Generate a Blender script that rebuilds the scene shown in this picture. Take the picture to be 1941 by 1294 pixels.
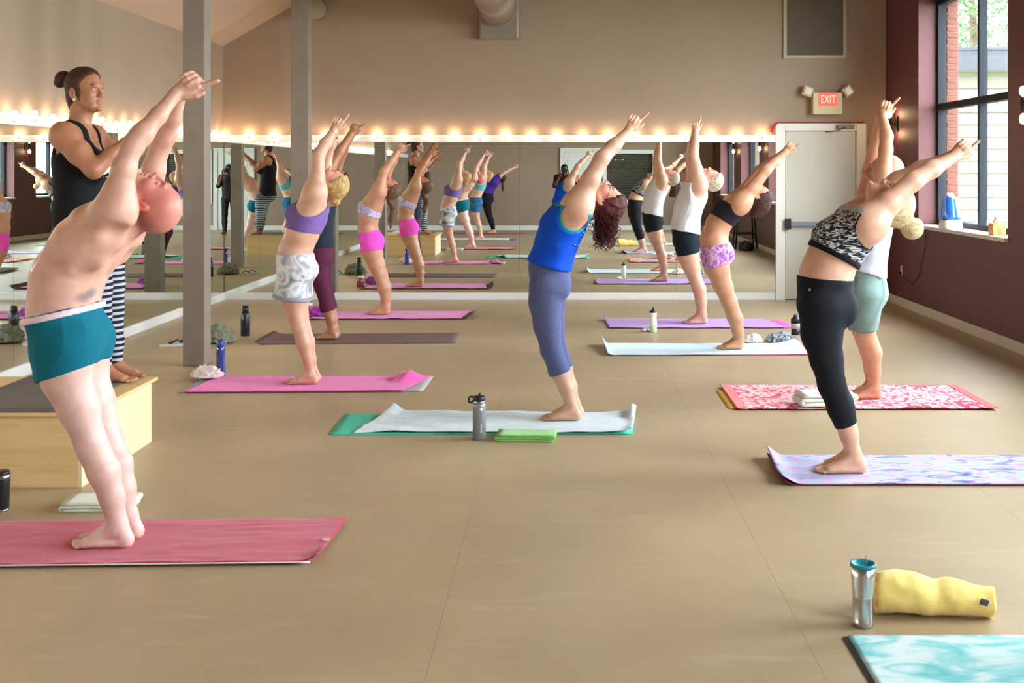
import bpy, bmesh, math, random
import numpy as np
from mathutils import Vector, Matrix, noise as mnoise

for o in list(bpy.data.objects):
    bpy.data.objects.remove(o)
scene = bpy.context.scene
COL = scene.collection

# ------------------------------------------------------------------ camera
F_PX, CX, CY, EYE = 2300.0, 1070.0, 323.0, 1.56      # focal length in px, vanishing point, eye height
cam_d = bpy.data.cameras.new('camera')
cam = bpy.data.objects.new('camera', cam_d)
COL.objects.link(cam)
cam.location = (0, 0, EYE)
cam.rotation_euler = (math.pi / 2, 0, 0)
cam_d.sensor_width = 36.0
cam_d.lens = 36.0 * F_PX / 1941.0
cam_d.shift_x = -(CX - 970.5) / 1941.0
cam_d.shift_y = -(647.0 - CY) / 1941.0
cam_d.clip_start = 0.05
scene.camera = cam

# ------------------------------------------------------------------ world, exposure
W = bpy.data.worlds.new('sky'); scene.world = W; W.use_nodes = True
bg = W.node_tree.nodes['Background']
bg.inputs[0].default_value = (0.88, 0.95, 1.0, 1)      # bright overcast sky
bg.inputs[1].default_value = 9.5
vs = scene.view_settings
vs.view_transform = 'Standard'; vs.look = 'None'; vs.gamma = 1.0; vs.use_curve_mapping = False
vs.exposure = 1.45

# room measures (metres)
XL, XR, YB, YR = -4.12, 3.88, 14.65, -2.45
EAVE, SLOPE, RIDGE = 3.06, 0.58, 0.9
ZRIDGE = EAVE + (RIDGE - XL) * SLOPE
ZRIGHT = ZRIDGE - (XR - RIDGE) * SLOPE
WINS = [(10.62, 13.3), (6.2, 9.38), (2.6, 5.2), (-0.9, 1.5)]  # right wall openings along Y
WZ0, WZ1 = 0.97, 3.42
GX = XR + 0.24                                          # glass plane

def portal(x, y, z, sx, sy, rot):
    l = bpy.data.lights.new('window_portal', 'AREA')
    l.shape = 'RECTANGLE'; l.size = sx; l.size_y = sy
    l.cycles.is_portal = True
    o = bpy.data.objects.new('window_portal', l); COL.objects.link(o)
    o.location = (x, y, z); o.rotation_euler = rot
for (a, b) in WINS:
    portal(XR + 0.3, (a + b) / 2, (WZ0 + WZ1) / 2, WZ1 - WZ0, b - a, (0, math.radians(90), 0))

# ------------------------------------------------------------------ helpers
def gpt(px, py, z=0.0):
    """pixel -> world point on the level plane z"""
    Y = F_PX * (EYE - z) / (py - CY)
    return Vector(((px - CX) * Y / F_PX, Y, z))
def wpt(px, py, Y):
    return Vector(((px - CX) * Y / F_PX, Y, EYE - (py - CY) * Y / F_PX))

def tag(o, label=None, cat=None, group=None, kind=None):
    if label: o['label'] = label
    if cat: o['category'] = cat
    if group: o['group'] = group
    if kind: o['kind'] = kind
    return o
def empty(name, loc=(0, 0, 0), label=None, cat=None, group=None, kind=None):
    o = bpy.data.objects.new(name, None); COL.objects.link(o)
    o.location = loc; o.empty_display_size = 0.1
    return tag(o, label, cat, group, kind)
def link_mesh(name, me, mat, parent=None, loc=None, rz=0.0):
    o = bpy.data.objects.new(name, me); COL.objects.link(o)
    if mat is not None and len(me.materials) == 0: me.materials.append(mat)
    if parent is not None: o.parent = parent
    if loc is not None: o.location = loc
    if rz: o.rotation_euler = (0, 0, rz)
    return o
def from_bm(name, bm, mat, parent=None, loc=None, smooth=False, rz=0.0):
    bmesh.ops.recalc_face_normals(bm, faces=bm.faces)
    me = bpy.data.meshes.new(name); bm.to_mesh(me); bm.free()
    if smooth:
        me.polygons.foreach_set('use_smooth', [True] * len(me.polygons))
    return link_mesh(name, me, mat, parent, loc, rz)
def from_py(name, v, f, mat, parent=None, loc=None, smooth=True, rz=0.0):
    me = bpy.data.meshes.new(name); me.from_pydata([tuple(p) for p in v], [], f)
    me.validate()
    bm = bmesh.new(); bm.from_mesh(me); bmesh.ops.recalc_face_normals(bm, faces=bm.faces); bm.to_mesh(me); bm.free()
    if smooth: me.polygons.foreach_set('use_smooth', [True] * len(me.polygons))
    return link_mesh(name, me, mat, parent, loc, rz)
def bm_box(bm, lo, hi, bev=0.0, mtx=None):
    r = bmesh.ops.create_cube(bm, size=1.0)
    vs_ = r['verts']
    for v in vs_:
        v.co = Vector(((lo[i] + hi[i]) / 2 + v.co[i] * (hi[i] - lo[i]) for i in range(3)))
    if bev > 0:
        es = list({e for v in vs_ for e in v.link_edges})
        bmesh.ops.bevel(bm, geom=es, offset=bev, segments=2, affect='EDGES', profile=0.5)
    if mtx is not None:
        bmesh.ops.transform(bm, matrix=mtx, verts=[v for v in bm.verts])
def box(name, lo, hi, mat, parent=None, loc=None, bev=0.0, rz=0.0):
    bm = bmesh.new(); bm_box(bm, lo, hi, bev)
    return from_bm(name, bm, mat, parent, loc, rz=rz)
def lathe(name, prof, mat, parent=None, loc=None, n=28, rz=0.0):
    v, f = [], []
    for (r, z) in prof:
        for i in range(n):
            a = 2 * math.pi * i / n
            v.append((r * math.cos(a), r * math.sin(a), z))
    for j in range(len(prof) - 1):
        for i in range(n):
            f.append((j * n + i, j * n + (i + 1) % n, (j + 1) * n + (i + 1) % n, (j + 1) * n + i))
    f.append(tuple(range(n))); f.append(tuple((len(prof) - 1) * n + i for i in range(n)))
    o = from_py(name, v, f, mat, parent, loc, True, rz)
    return o
def tube(name, pts, rad, mat, parent=None, loc=None, n=8, closed=False):
    v, f = tube_vf(pts, rad, n, closed)
    return from_py(name, v, f, mat, parent, loc)
def tube_vf(pts, rad, n=8, closed=False, off=0):
    pts = [Vector(p) for p in pts]; m = len(pts)
    rads = rad if isinstance(rad, (list, tuple)) else [rad] * m
    v, f = [], []
    up = Vector((0.13, 0.21, 0.97))
    for i, p in enumerate(pts):
        if closed: t = pts[(i + 1) % m] - pts[i - 1]
        else: t = pts[min(i + 1, m - 1)] - pts[max(i - 1, 0)]
        t.normalize()
        a = t.cross(up)
        if a.length < 1e-3: a = t.cross(Vector((1, 0, 0)))
        a.normalize(); b = t.cross(a)
        for k in range(n):
            an = 2 * math.pi * k / n
            v.append(p + (a * math.cos(an) + b * math.sin(an)) * rads[i])
    for i in range(m if closed else m - 1):
        for k in range(n):
            j = (i + 1) % m
            f.append((off + i * n + k, off + i * n + (k + 1) % n, off + j * n + (k + 1) % n, off + j * n + k))
    if not closed:
        f.append(tuple(off + k for k in range(n))); f.append(tuple(off + (m - 1) * n + k for k in range(n)))
    return v, f
def sheet(name, corners, zf, th, mat, parent=None, nx=40, ny=16, edge=None, loc=None):
    """cloth or mat slab: corners near-left, near-right, far-right, far-left (x,y); zf(u,v) = underside height above floor"""
    c = [Vector((p[0], p[1], 0)) for p in corners]
    v, f = [], []
    n1 = nx + 1
    for lay in (0, 1):
        for j in range(ny + 1):
            for i in range(nx + 1):
                u, w = i / nx, j / ny
                uu, ww = (u, w) if edge is None else edge(u, w)
                p = (c[0] * (1 - uu) + c[1] * uu) * (1 - ww) + (c[3] * (1 - uu) + c[2] * uu) * ww
                v.append((p.x, p.y, zf(u, w) + (th if lay else 0)))
    N = n1 * (ny + 1)
    for j in range(ny):
        for i in range(nx):
            a = j * n1 + i
            f.append((a, a + n1, a + n1 + 1, a + 1)); f.append((N + a, N + a + 1, N + a + n1 + 1, N + a + n1))
    for i in range(nx):
        f.append((i, i + 1, N + i + 1, N + i)); b = ny * n1 + i
        f.append((b + 1, b, N + b, N + b + 1))
    for j in range(ny):
        a = j * n1; f.append((a + n1, a, N + a, N + a + n1)); b = a + nx
        f.append((b, b + n1, N + b + n1, N + b))
    return from_py(name, v, f, mat, parent, loc)
def nz(x, y, z=0.0, s=1.0):
    return mnoise.noise(Vector((x * s, y * s, z)))

# ------------------------------------------------------------------ materials
MATS = {}
def srgb(r, g, b):
    return tuple(((c / 255.0) / 12.92 if c / 255.0 <= 0.04045 else ((c / 255.0 + 0.055) / 1.055) ** 2.4) for c in (r, g, b))
def mat(name, col, rough=0.6, metal=0.0, var=0.08, scale=6.0, bump=0.0, bscale=80.0, spec=0.5, emit=None, estr=0.0, coat=0.0, sheen=0.0):
    if name in MATS: return MATS[name]
    m = bpy.data.materials.new(name); m.use_nodes = True; MATS[name] = m
    nt = m.node_tree; N = nt.nodes; L = nt.links
    b = N['Principled BSDF']
    tc = N.new('ShaderNodeTexCoord')
    if var > 0:
        n = N.new('ShaderNodeTexNoise'); n.inputs['Scale'].default_value = scale; n.inputs['Detail'].default_value = 4
        L.new(tc.outputs['Object'], n.inputs['Vector'])
        r = N.new('ShaderNodeValToRGB')
        r.color_ramp.elements[0].position = 0.3; r.color_ramp.elements[1].position = 0.7
        r.color_ramp.elements[0].color = tuple(c * (1 - var) for c in col) + (1,)
        r.color_ramp.elements[1].color = tuple(min(1, c * (1 + var)) for c in col) + (1,)
        L.new(n.outputs['Fac'], r.inputs['Fac']); L.new(r.outputs['Color'], b.inputs['Base Color'])
    else:
        b.inputs['Base Color'].default_value = tuple(col) + (1,)
    b.inputs['Roughness'].default_value = rough; b.inputs['Metallic'].default_value = metal
    b.inputs['Specular IOR Level'].default_value = spec
    if coat: b.inputs['Coat Weight'].default_value = coat
    if sheen: b.inputs['Sheen Weight'].default_value = sheen
    if bump > 0:
        n2 = N.new('ShaderNodeTexNoise'); n2.inputs['Scale'].default_value = bscale; n2.inputs['Detail'].default_value = 3
        L.new(tc.outputs['Object'], n2.inputs['Vector'])
        bp = N.new('ShaderNodeBump'); bp.inputs['Strength'].default_value = bump; bp.inputs['Distance'].default_value = 0.004
        L.new(n2.outputs['Fac'], bp.inputs['Height']); L.new(bp.outputs['Normal'], b.inputs['Normal'])
    if emit is not None:
        b.inputs['Emission Color'].default_value = tuple(emit) + (1,); b.inputs['Emission Strength'].default_value = estr
    return m
def pattern(name, stops, tex='noise', scale=20.0, stretch=(1, 1, 1), rough=0.8, distort=1.5, detail=3.0, const=False, rot=(0, 0, 0)):
    """fabric print: stops = [(pos, rgb)...] over a noise / voronoi / wave field in object space"""
    m = bpy.data.materials.new(name); m.use_nodes = True; MATS[name] = m
    nt = m.node_tree; N = nt.nodes; L = nt.links; b = N['Principled BSDF']
    tc = N.new('ShaderNodeTexCoord'); mp = N.new('ShaderNodeMapping')
    mp.inputs['Scale'].default_value = stretch; mp.inputs['Rotation'].default_value = rot
    L.new(tc.outputs['Object'], mp.inputs['Vector'])
    if tex == 'noise':
        t = N.new('ShaderNodeTexNoise'); t.inputs['Scale'].default_value = scale
        t.inputs['Detail'].default_value = detail; t.inputs['Distortion'].default_value = distort; out = t.outputs['Fac']
    elif tex == 'voronoi':
        t = N.new('ShaderNodeTexVoronoi'); t.inputs['Scale'].default_value = scale; out = t.outputs['Distance']
    else:
        t = N.new('ShaderNodeTexWave'); t.inputs['Scale'].default_value = scale
        t.inputs['Distortion'].default_value = distort; t.inputs['Detail'].default_value = detail; out = t.outputs['Fac']
        t.inputs['Detail Scale'].default_value = 1.5
        if tex == 'rings': t.wave_type = 'RINGS'
        if tex == 'wavez': t.bands_direction = 'Z'
    L.new(mp.outputs['Vector'], t.inputs['Vector'])
    r = N.new('ShaderNodeValToRGB'); cr = r.color_ramp
    if const: cr.interpolation = 'CONSTANT'
    cr.elements[0].position = stops[0][0]; cr.elements[0].color = tuple(stops[0][1]) + (1,)
    cr.elements[1].position = stops[-1][0]; cr.elements[1].color = tuple(stops[-1][1]) + (1,)
    for p, c in stops[1:-1]:
        e = cr.elements.new(p); e.color = tuple(c) + (1,)
    L.new(out, r.inputs['Fac']); L.new(r.outputs['Color'], b.inputs['Base Color'])
    b.inputs['Roughness'].default_value = rough
    b.inputs['Specular IOR Level'].default_value = 0.25
    return m
def glass_mat(name, tint=(1, 1, 1), rough=0.0):
    m = bpy.data.materials.new(name); m.use_nodes = True; MATS[name] = m
    nt = m.node_tree; N = nt.nodes; L = nt.links
    for n in list(N): N.remove(n)
    out = N.new('ShaderNodeOutputMaterial'); mix = N.new('ShaderNodeMixShader'); lw = N.new('ShaderNodeLayerWeight')
    pw = N.new('ShaderNodeMath'); pw.operation = 'POWER'; pw.inputs[1].default_value = 4.0
    ma = N.new('ShaderNodeMath'); ma.operation = 'MULTIPLY_ADD'; ma.inputs[1].default_value = 0.7; ma.inputs[2].default_value = 0.04
    tr = N.new('ShaderNodeBsdfTransparent'); gl = N.new('ShaderNodeBsdfGlossy')
    tr.inputs['Color'].default_value = tuple(tint) + (1,); gl.inputs['Roughness'].default_value = rough
    lw.inputs['Blend'].default_value = 0.5
    L.new(lw.outputs['Facing'], pw.inputs[0]); L.new(pw.outputs[0], ma.inputs[0])
    L.new(ma.outputs[0], mix.inputs[0]); L.new(tr.outputs[0], mix.inputs[1]); L.new(gl.outputs[0], mix.inputs[2])
    L.new(mix.outputs[0], out.inputs['Surface'])
    return m
# ================================================================== ROOM
M_wall = mat('wall_taupe', srgb(156, 134, 115), 0.75, var=0.03, scale=1.5, bump=0.15, bscale=60)
M_ceil = mat('ceiling_beige', srgb(184, 160, 144), 0.85, var=0.02)
M_maroon = mat('wall_maroon', srgb(94, 46, 50), 0.55, var=0.05, scale=2.0, bump=0.1, bscale=60)
M_white = mat('white_trim', srgb(228, 228, 224), 0.45, var=0.02)
M_cream = mat('cream_base', srgb(205, 196, 178), 0.5, var=0.03)
M_pill = mat('pillar_grey', srgb(136, 124, 112), 0.7, var=0.08, scale=5, bump=0.3, bscale=25)
M_door = mat('door_beige', srgb(196, 192, 174), 0.5, var=0.02)
M_dark = mat('dark_metal', srgb(42, 44, 50), 0.4, 0.6, var=0.0)
M_black = mat('black_plastic', srgb(26, 26, 28), 0.45, var=0.0)
M_steel = mat('steel', srgb(190, 188, 186), 0.25, 1.0, var=0.05, scale=30)
M_wframe = mat('window_frame_slate', srgb(30, 34, 42), 0.6, 0.0, var=0.03, spec=0.2)
M_glass = glass_mat('window_glass', (0.97, 0.99, 1.0))

# floor: brown rubber sheet with fine speckle and faint scuffs
def floor_mat():
    m = bpy.data.materials.new('rubber_floor'); m.use_nodes = True
    nt = m.node_tree; N = nt.nodes; L = nt.links; b = N['Principled BSDF']
    tc = N.new('ShaderNodeTexCoord')
    n1 = N.new('ShaderNodeTexNoise'); n1.inputs['Scale'].default_value = 330; n1.inputs['Detail'].default_value = 2
    n2 = N.new('ShaderNodeTexNoise'); n2.inputs['Scale'].default_value = 1.1; n2.inputs['Detail'].default_value = 5
    n3 = N.new('ShaderNodeTexNoise'); n3.inputs['Scale'].default_value = 4; n3.inputs['Detail'].default_value = 6; n3.inputs['Distortion'].default_value = 1.2
    mp = N.new('ShaderNodeMapping'); mp.inputs['Scale'].default_value = (0.5, 1.8, 1)
    for n in (n1, n2): L.new(tc.outputs['Object'], n.inputs['Vector'])
    L.new(tc.outputs['Object'], mp.inputs['Vector']); L.new(mp.outputs[0], n3.inputs['Vector'])
    r1 = N.new('ShaderNodeValToRGB'); r1.color_ramp.elements[0].position = 0.3; r1.color_ramp.elements[1].position = 0.7
    r1.color_ramp.elements[0].color = srgb(153, 132, 101) + (1,); r1.color_ramp.elements[1].color = srgb(185, 164, 130) + (1,)
    r2 = N.new('ShaderNodeValToRGB'); r2.color_ramp.elements[0].position = 0.35; r2.color_ramp.elements[1].position = 0.7
    r2.color_ramp.elements[0].color = (0.9, 0.9, 0.9, 1); r2.color_ramp.elements[1].color = (1.06, 1.06, 1.06, 1)
    r3 = N.new('ShaderNodeValToRGB'); r3.color_ramp.elements[0].position = 0.56; r3.color_ramp.elements[1].position = 0.78
    r3.color_ramp.elements[0].color = (0, 0, 0, 1); r3.color_ramp.elements[1].color = (0.2, 0.2, 0.2, 1)
    L.new(n1.outputs['Fac'], r1.inputs[0]); L.new(n2.outputs['Fac'], r2.inputs[0]); L.new(n3.outputs['Fac'], r3.inputs[0])
    mx = N.new('ShaderNodeMix'); mx.data_type = 'RGBA'; mx.blend_type = 'MULTIPLY'; mx.inputs[0].default_value = 1
    L.new(r1.outputs[0], mx.inputs[6]); L.new(r2.outputs[0], mx.inputs[7])
    m2 = N.new('ShaderNodeMix'); m2.data_type = 'RGBA'; m2.inputs[7].default_value = srgb(206, 194, 170) + (1,)
    L.new(r3.outputs[0], m2.inputs[0]); L.new(mx.outputs[2], m2.inputs[6]); L.new(m2.outputs[2], b.inputs['Base Color'])
    b.inputs['Roughness'].default_value = 0.4; b.inputs['Specular IOR Level'].default_value = 0.5
    bp = N.new('ShaderNodeBump'); bp.inputs['Strength'].default_value = 0.25; bp.inputs['Distance'].default_value = 0.002
    L.new(n1.outputs['Fac'], bp.inputs['Height']); L.new(bp.outputs[0], b.inputs['Normal'])
    return m
M_floor = floor_mat()
floor = empty('floor', (0, 0, 0), 'brown speckled rubber floor laid in long rolls', None, kind='structure')
wroll = (XR - XL) / 6.5
x = XL
while x < XR - 0.05:
    x2 = min(x + wroll, XR)
    box('floor_roll', (x + 0.0004, YR, -0.06), (x2 - 0.0004, YB, 0.0), M_floor, floor, bev=0.0)
    x = x2
box('floor_underlay', (XL - 0.3, YR - 0.3, -0.12), (XR + 0.3, YB + 0.3, -0.0602), mat('underlay', srgb(140, 124, 98), 0.9), floor)

def prism_y(name, prof, y0, y1, m, parent=None):
    v = [(p[0], y0, p[1]) for p in prof] + [(p[0], y1, p[1]) for p in prof]
    n = len(prof)
    f = [tuple(range(n)), tuple(range(2 * n - 1, n - 1, -1))] + [(i, (i + 1) % n, n + (i + 1) % n, n + i) for i in range(n)]
    return from_py(name, v, f, m, parent, smooth=False)
gable = [(XL - 0.25, -0.1), (XR + 0.42, -0.1), (XR + 0.42, ZRIGHT + 0.1), (RIDGE, ZRIDGE + 0.2), (XL - 0.25, EAVE + 0.1)]
wb = prism_y('wall_back', gable, YB, YB + 0.25, M_wall)
tag(wb, 'tall taupe gable wall behind the mirrors', None, kind='structure')
# rear wall behind the viewer, with openings left for the two windows
RW = [(1.22, 1.9, 0.98, 1.86)]
wr = empty('wall_rear', (0, 0, 0), 'grey rear wall with door and blinds window, seen in the mirror', None, kind='structure')
xa, xb, za, zb = 1.05, 2.35, 0.75, 2.05
prism_y('wall_panel', [(XL - 0.25, -0.1), (xa, -0.1), (xa, ZRIDGE + 0.2), (RIDGE, ZRIDGE + 0.2), (XL - 0.25, EAVE + 0.1)], YR - 0.25, YR, M_wall, wr)
prism_y('wall_panel', [(xb, -0.1), (XR + 0.42, -0.1), (XR + 0.42, ZRIGHT + 0.1), (xb, ZRIDGE - (xb - RIDGE) * SLOPE + 0.2)], YR - 0.25, YR, M_wall, wr)
prism_y('wall_panel', [(xa, zb), (xb, zb), (xb, ZRIDGE - (xb - RIDGE) * SLOPE + 0.2), (xa, ZRIDGE + 0.2)], YR - 0.25, YR, M_wall, wr)
prism_y('wall_panel', [(xa, -0.1), (xb, -0.1), (xb, za), (xa, za)], YR - 0.25, YR, M_wall, wr)
wl = box('wall_left', (XL - 0.25, YR, -0.1), (XL, YB, EAVE + 0.1), M_wall); tag(wl, 'beige side wall above the long mirror', None, kind='structure')
# ceiling: two slopes of one gable
ce = prism_y('ceiling', [(XL - 0.3, EAVE - 0.3 * SLOPE), (RIDGE, ZRIDGE), (XR + 0.45, ZRIGHT - 0.45 * SLOPE), (XR + 0.45, ZRIGHT + 0.3), (RIDGE, ZRIDGE + 0.35), (XL - 0.3, EAVE + 0.3)], YR - 0.25, YB + 0.25, M_ceil)
tag(ce, 'sloping pale ceiling of the gabled hall', None, kind='structure')

# right maroon wall with window openings
bm = bmesh.new()
edges = sorted([YR] + [e for w in WINS for e in w] + [YB])
ww = sorted(WINS)
bm_box(bm, (XR, YR, -0.1), (XR + 0.3, YB, WZ0 - 0.04))
bm_box(bm, (XR, YR, WZ1), (XR + 0.3, YB, ZRIGHT + 0.1))
ys = [YR] + [e for w in ww for e in w] + [YB]
for i in range(0, len(ys), 2):
    if ys[i + 1] - ys[i] > 0.01:
        bm_box(bm, (XR, ys[i], WZ0 - 0.04), (XR + 0.3, ys[i + 1], WZ1))
wrt = from_bm('wall_right', bm, M_maroon); tag(wrt, 'dark maroon side wall with tall windows', None, kind='structure')
# outer brick skin
M_brick = mat('brick_red', srgb(112, 66, 54), 0.9, var=0.25, scale=14, bump=0.5, bscale=60)
M_mortar = mat('mortar', srgb(120, 110, 100), 0.95, var=0.1, scale=30)
bm = bmesh.new()
bm_box(bm, (XR + 0.31, YR - 0.25, -0.1), (XR + 0.43, YB + 0.25, WZ0 - 0.04)); bm_box(bm, (XR + 0.31, YR - 0.25, WZ1), (XR + 0.43, YB + 0.25, ZRIGHT))
for i in range(0, len(ys), 2):
    if ys[i + 1] - ys[i] > 0.01: bm_box(bm, (XR + 0.31, ys[i] - 0.0, WZ0 - 0.04), (XR + 0.43, ys[i + 1], WZ1))
wo = from_bm('wall_outer', bm, M_mortar); tag(wo, 'red brick outer skin of the maroon wall, seen through the glass', None, kind='structure')
bme = bmesh.new(); bm_box(bme, (0, 0, 0), (0.115, 0.1, 0.058), 0.004)
brick_me = bpy.data.meshes.new('brick'); bme.to_mesh(brick_me); bme.free(); brick_me.materials.append(M_brick)
rnd = random.Random(4)
yj = WINS[0][1]
z = WZ0 + 0.01; r = 0
while z < WZ1 - 0.06:
    o = link_mesh('brick', brick_me, None, wo, (XR + 0.316 + rnd.uniform(-.002, .004), yj - 0.012 + rnd.uniform(-.003, .003), z))
    z += 0.07; r += 1

# baseboards and trims
def bb(name, lo, hi, m, label):
    o = box(name, lo, hi, m, bev=0.006); return tag(o, label, None, kind='structure')
bb('baseboard_right', (XR - 0.018, YR + 0.02, 0), (XR - 0.0002, YB - 0.02, 0.10), M_cream, 'cream baseboard along the maroon wall')
bb('baseboard_rear', (XL + 0.01, YR + 0.0002, 0), (XR - 0.02, YR + 0.018, 0.12), M_white, 'white baseboard on the rear wall')

# ---------------------------------------------------------------- mirrors
def mirror_mat():
    m = bpy.data.materials.new('mirror_silver'); m.use_nodes = True
    nt = m.node_tree; N = nt.nodes; L = nt.links
    b = N['Principled BSDF']; b.inputs['Metallic'].default_value = 1.0
    b.inputs['Base Color'].default_value = (0.86, 0.91, 0.87, 1); b.inputs['Roughness'].default_value = 0.0
    return m
M_mir = mirror_mat()
MZ0, MZ1 = 0.085, 1.90
# back wall mirror: from corner to the door casing, three sheets of glass
XM1 = (1470 - CX) / F_PX * YB
mb = empty('wall_mirror', (0, YB, 0), 'long white-framed mirror on the back wall between corner and door', 'mirror', 'wall mirrors')
seams = [XL + 0.012, -2.3, (985 - CX) / F_PX * YB, 1.35, XM1]
for i in range(4):
    box('mirror_pane', (seams[i] + 0.002, YB - 0.012, MZ0), (seams[i + 1] - 0.002, YB - 0.004, MZ1), M_mir, mb, loc=(0, -YB, 0))
box('mirror_backing', (XL + 0.01, YB - 0.0035, MZ0 - 0.05), (XM1, YB - 0.0005, MZ1 + 0.05), mat('mirror_back', srgb(170, 180, 172), 0.5), mb, loc=(0, -YB, 0))
box('bottom_rail', (XL + 0.03, YB - 0.03, 0), (XM1 + 0.1, YB - 0.0005, MZ0 + 0.004), M_white, mb, loc=(0, -YB, 0), bev=0.004)
box('top_rail', (XL + 0.03, YB - 0.03, MZ1), (XM1 + 0.0, YB - 0.0005, MZ1 + 0.088), M_white, mb, loc=(0, -YB, 0), bev=0.004)
ml = empty('wall_mirror', (XL, 0, 0), 'long mirror running down the beige side wall behind the riser box', 'mirror', 'wall mirrors')
ysm = [YB - 0.03, 12.9, 11.0, 9.05, 7.05, 5.0, 2.8, 0.4, -2.4]
for i in range(len(ysm) - 1):
    yc_ = (ysm[i] + ysm[i + 1]) / 2; hy2 = (ysm[i] - ysm[i + 1]) / 2 - 0.002
    o = box('mirror_pane', (-0.004, -hy2, MZ0), (0.004, hy2, MZ1), M_mir, ml, loc=(0.008, yc_, 0))
box('mirror_backing', (XL + 0.0005, YR + 0.03, MZ0 - 0.05), (XL + 0.0035, YB - 0.03, MZ1 + 0.05), MATS['mirror_back'], ml, loc=(-XL, 0, 0))
box('bottom_rail', (XL + 0.0005, YR + 0.02, 0), (XL + 0.03, YB - 0.0005, MZ0 + 0.004), M_white, ml, loc=(-XL, 0, 0), bev=0.004)
box('top_rail', (XL + 0.0005, YR + 0.02, MZ1), (XL + 0.03, YB - 0.0005, MZ1 + 0.088), M_white, ml, loc=(-XL, 0, 0), bev=0.004)

# ---------------------------------------------------------------- string lights
M_bulb = mat('warm_bulb', (1.0, 0.8, 0.55), 0.3, var=0.0, emit=(1.0, 0.68, 0.38), estr=26.0)
M_sock = mat('bulb_socket', srgb(196, 184, 168), 0.6, var=0)
def bulb_meshes():
    n = 12; prof = [(0.008, -0.034), (0.013, -0.024), (0.0215, -0.010), (0.024, 0.0), (0.0215, 0.011), (0.014, 0.020), (0.004, 0.024)]
    v, f = [], []
    for (r, z) in prof:
        for i in range(n): v.append((r * math.cos(6.2832 * i / n), r * math.sin(6.2832 * i / n), z))
    for j in range(len(prof) - 1):
        for i in range(n): f.append((j * n + i, j * n + (i + 1) % n, (j + 1) * n + (i + 1) % n, (j + 1) * n + i))
    f.append(tuple(range(n))); f.append(tuple((len(prof) - 1) * n + i for i in range(n)))
    me = bpy.data.meshes.new('bulb'); me.from_pydata(v, [], f); me.polygons.foreach_set('use_smooth', [True] * len(f)); me.materials.append(M_bulb)
    bmS = bmesh.new(); bmesh.ops.create_cone(bmS, cap_ends=True, segments=10, radius1=0.011, radius2=0.011, depth=0.03)
    ms = bpy.data.meshes.new('socket'); bmS.to_mesh(ms); bmS.free(); ms.materials.append(M_sock)
    return me, ms
BULB, SOCK = bulb_meshes()
def light_string(pts, nrm, label):
    root = empty('string_lights', pts[0], label, 'string lights', 'globe string lights above the mirrors')
    rr = random.Random(len(pts))
    o0 = Vector(pts[0]); cord = []
    for i, p in enumerate(pts):
        p = Vector(p) + Vector((0, 0, rr.uniform(-0.012, 0.012)))
        b = link_mesh('bulb', BULB, None, root, p - o0 + Vector(nrm) * 0.028)
        b.rotation_euler = (rr.uniform(-.3, .3), rr.uniform(-.3, .3), 0)
        link_mesh('socket', SOCK, None, b, (0, 0, -0.046))
        cord.append(p - o0 + Vector(nrm) * 0.012 + Vector((0, 0, -0.055)))
        if i < len(pts) - 1:
            q = (p + Vector(pts[i + 1])) / 2 - o0
            cord.append(q + Vector(nrm) * 0.012 + Vector((0, 0, -0.045)))
    tube('cord', cord, 0.0026, M_sock, root, n=5)
ZB = 1.56 + (323 - 255) / 157.0
sp = 48.6 / 157.0
pts = []; px = 764 - 48.6 * 7
while px < 1466:
    pts.append(((px - CX) / F_PX * YB, YB - 0.03, ZB)); px += 48.6
light_string(pts, (0, -1, 0), 'warm globe string lights along the top of the back wall mirror')
pts = []; y = YB - 0.25
while y > 0.5:
    pts.append((XL + 0.03, y, ZB)); y -= 0.34
light_string(pts, (1, 0, 0), 'warm globe string lights along the top of the side wall mirror')

# ---------------------------------------------------------------- pillars
def pillar(x0, x1, y0, y1, label):
    o = box('wooden_pillar', (x0, y0, 0.0), (x1, y1, EAVE + (x0 - XL) * SLOPE + 0.01), M_pill, bev=0.008)
    return tag(o, label, 'pillar', 'square grey pillars')
p0 = gpt(346, 694); pillar(p0.x, p0.x + 0.175, p0.y, p0.y + 0.18, 'square grey wooden pillar standing beside the pink mat')
p1 = gpt(556, 582); pillar(p1.x, p1.x + 0.2, 13.72, 13.92, 'square grey wooden pillar close to the back mirror')

# ---------------------------------------------------------------- door with panic bar
s157 = F_PX / YB
def bx(px): return (px - CX) / s157
def bz(py): return EYE - (py - CY) / s157
dr = empty('door_1', (bx(1555), YB, 0), 'beige metal exit door with push bar in white casing', None, kind='structure')
def dbox(n, lo, hi, m, par, bev=0.003): return box(n, (lo[0] - bx(1555), lo[1] - YB, lo[2]), (hi[0] - bx(1555), hi[1] - YB, hi[2]), m, par, bev=bev)
dbox('door_leaf', (bx(1488), YB - 0.02, 0.012), (bx(1621), YB - 0.001, bz(249)), M_door, dr)
M_case = mat('door_casing', srgb(226, 222, 212), 0.5, var=0.02)
dbox('casing', (bx(1470), YB - 0.045, 0), (bx(1487), YB - 0.001, bz(234)), M_case, dr)
dbox('casing', (bx(1622), YB - 0.045, 0), (bx(1640), YB - 0.001, bz(234)), M_case, dr)
dbox('casing', (bx(1487) + .0005, YB - 0.044, bz(248)), (bx(1622) - .0005, YB - 0.001, bz(234)), M_case, dr)
pb = dbox('push_bar', (bx(1496), YB - 0.09, bz(429)), (bx(1618), YB - 0.05, bz(420)), mat('bar_grey', srgb(120, 128, 134), 0.4, 0.6, var=0), dr, 0.006)
dbox('bar_end', (bx(1486.5), YB - 0.1, bz(434)), (bx(1497), YB - 0.02, bz(414)), M_dark, pb, 0.006).parent = dr
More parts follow.
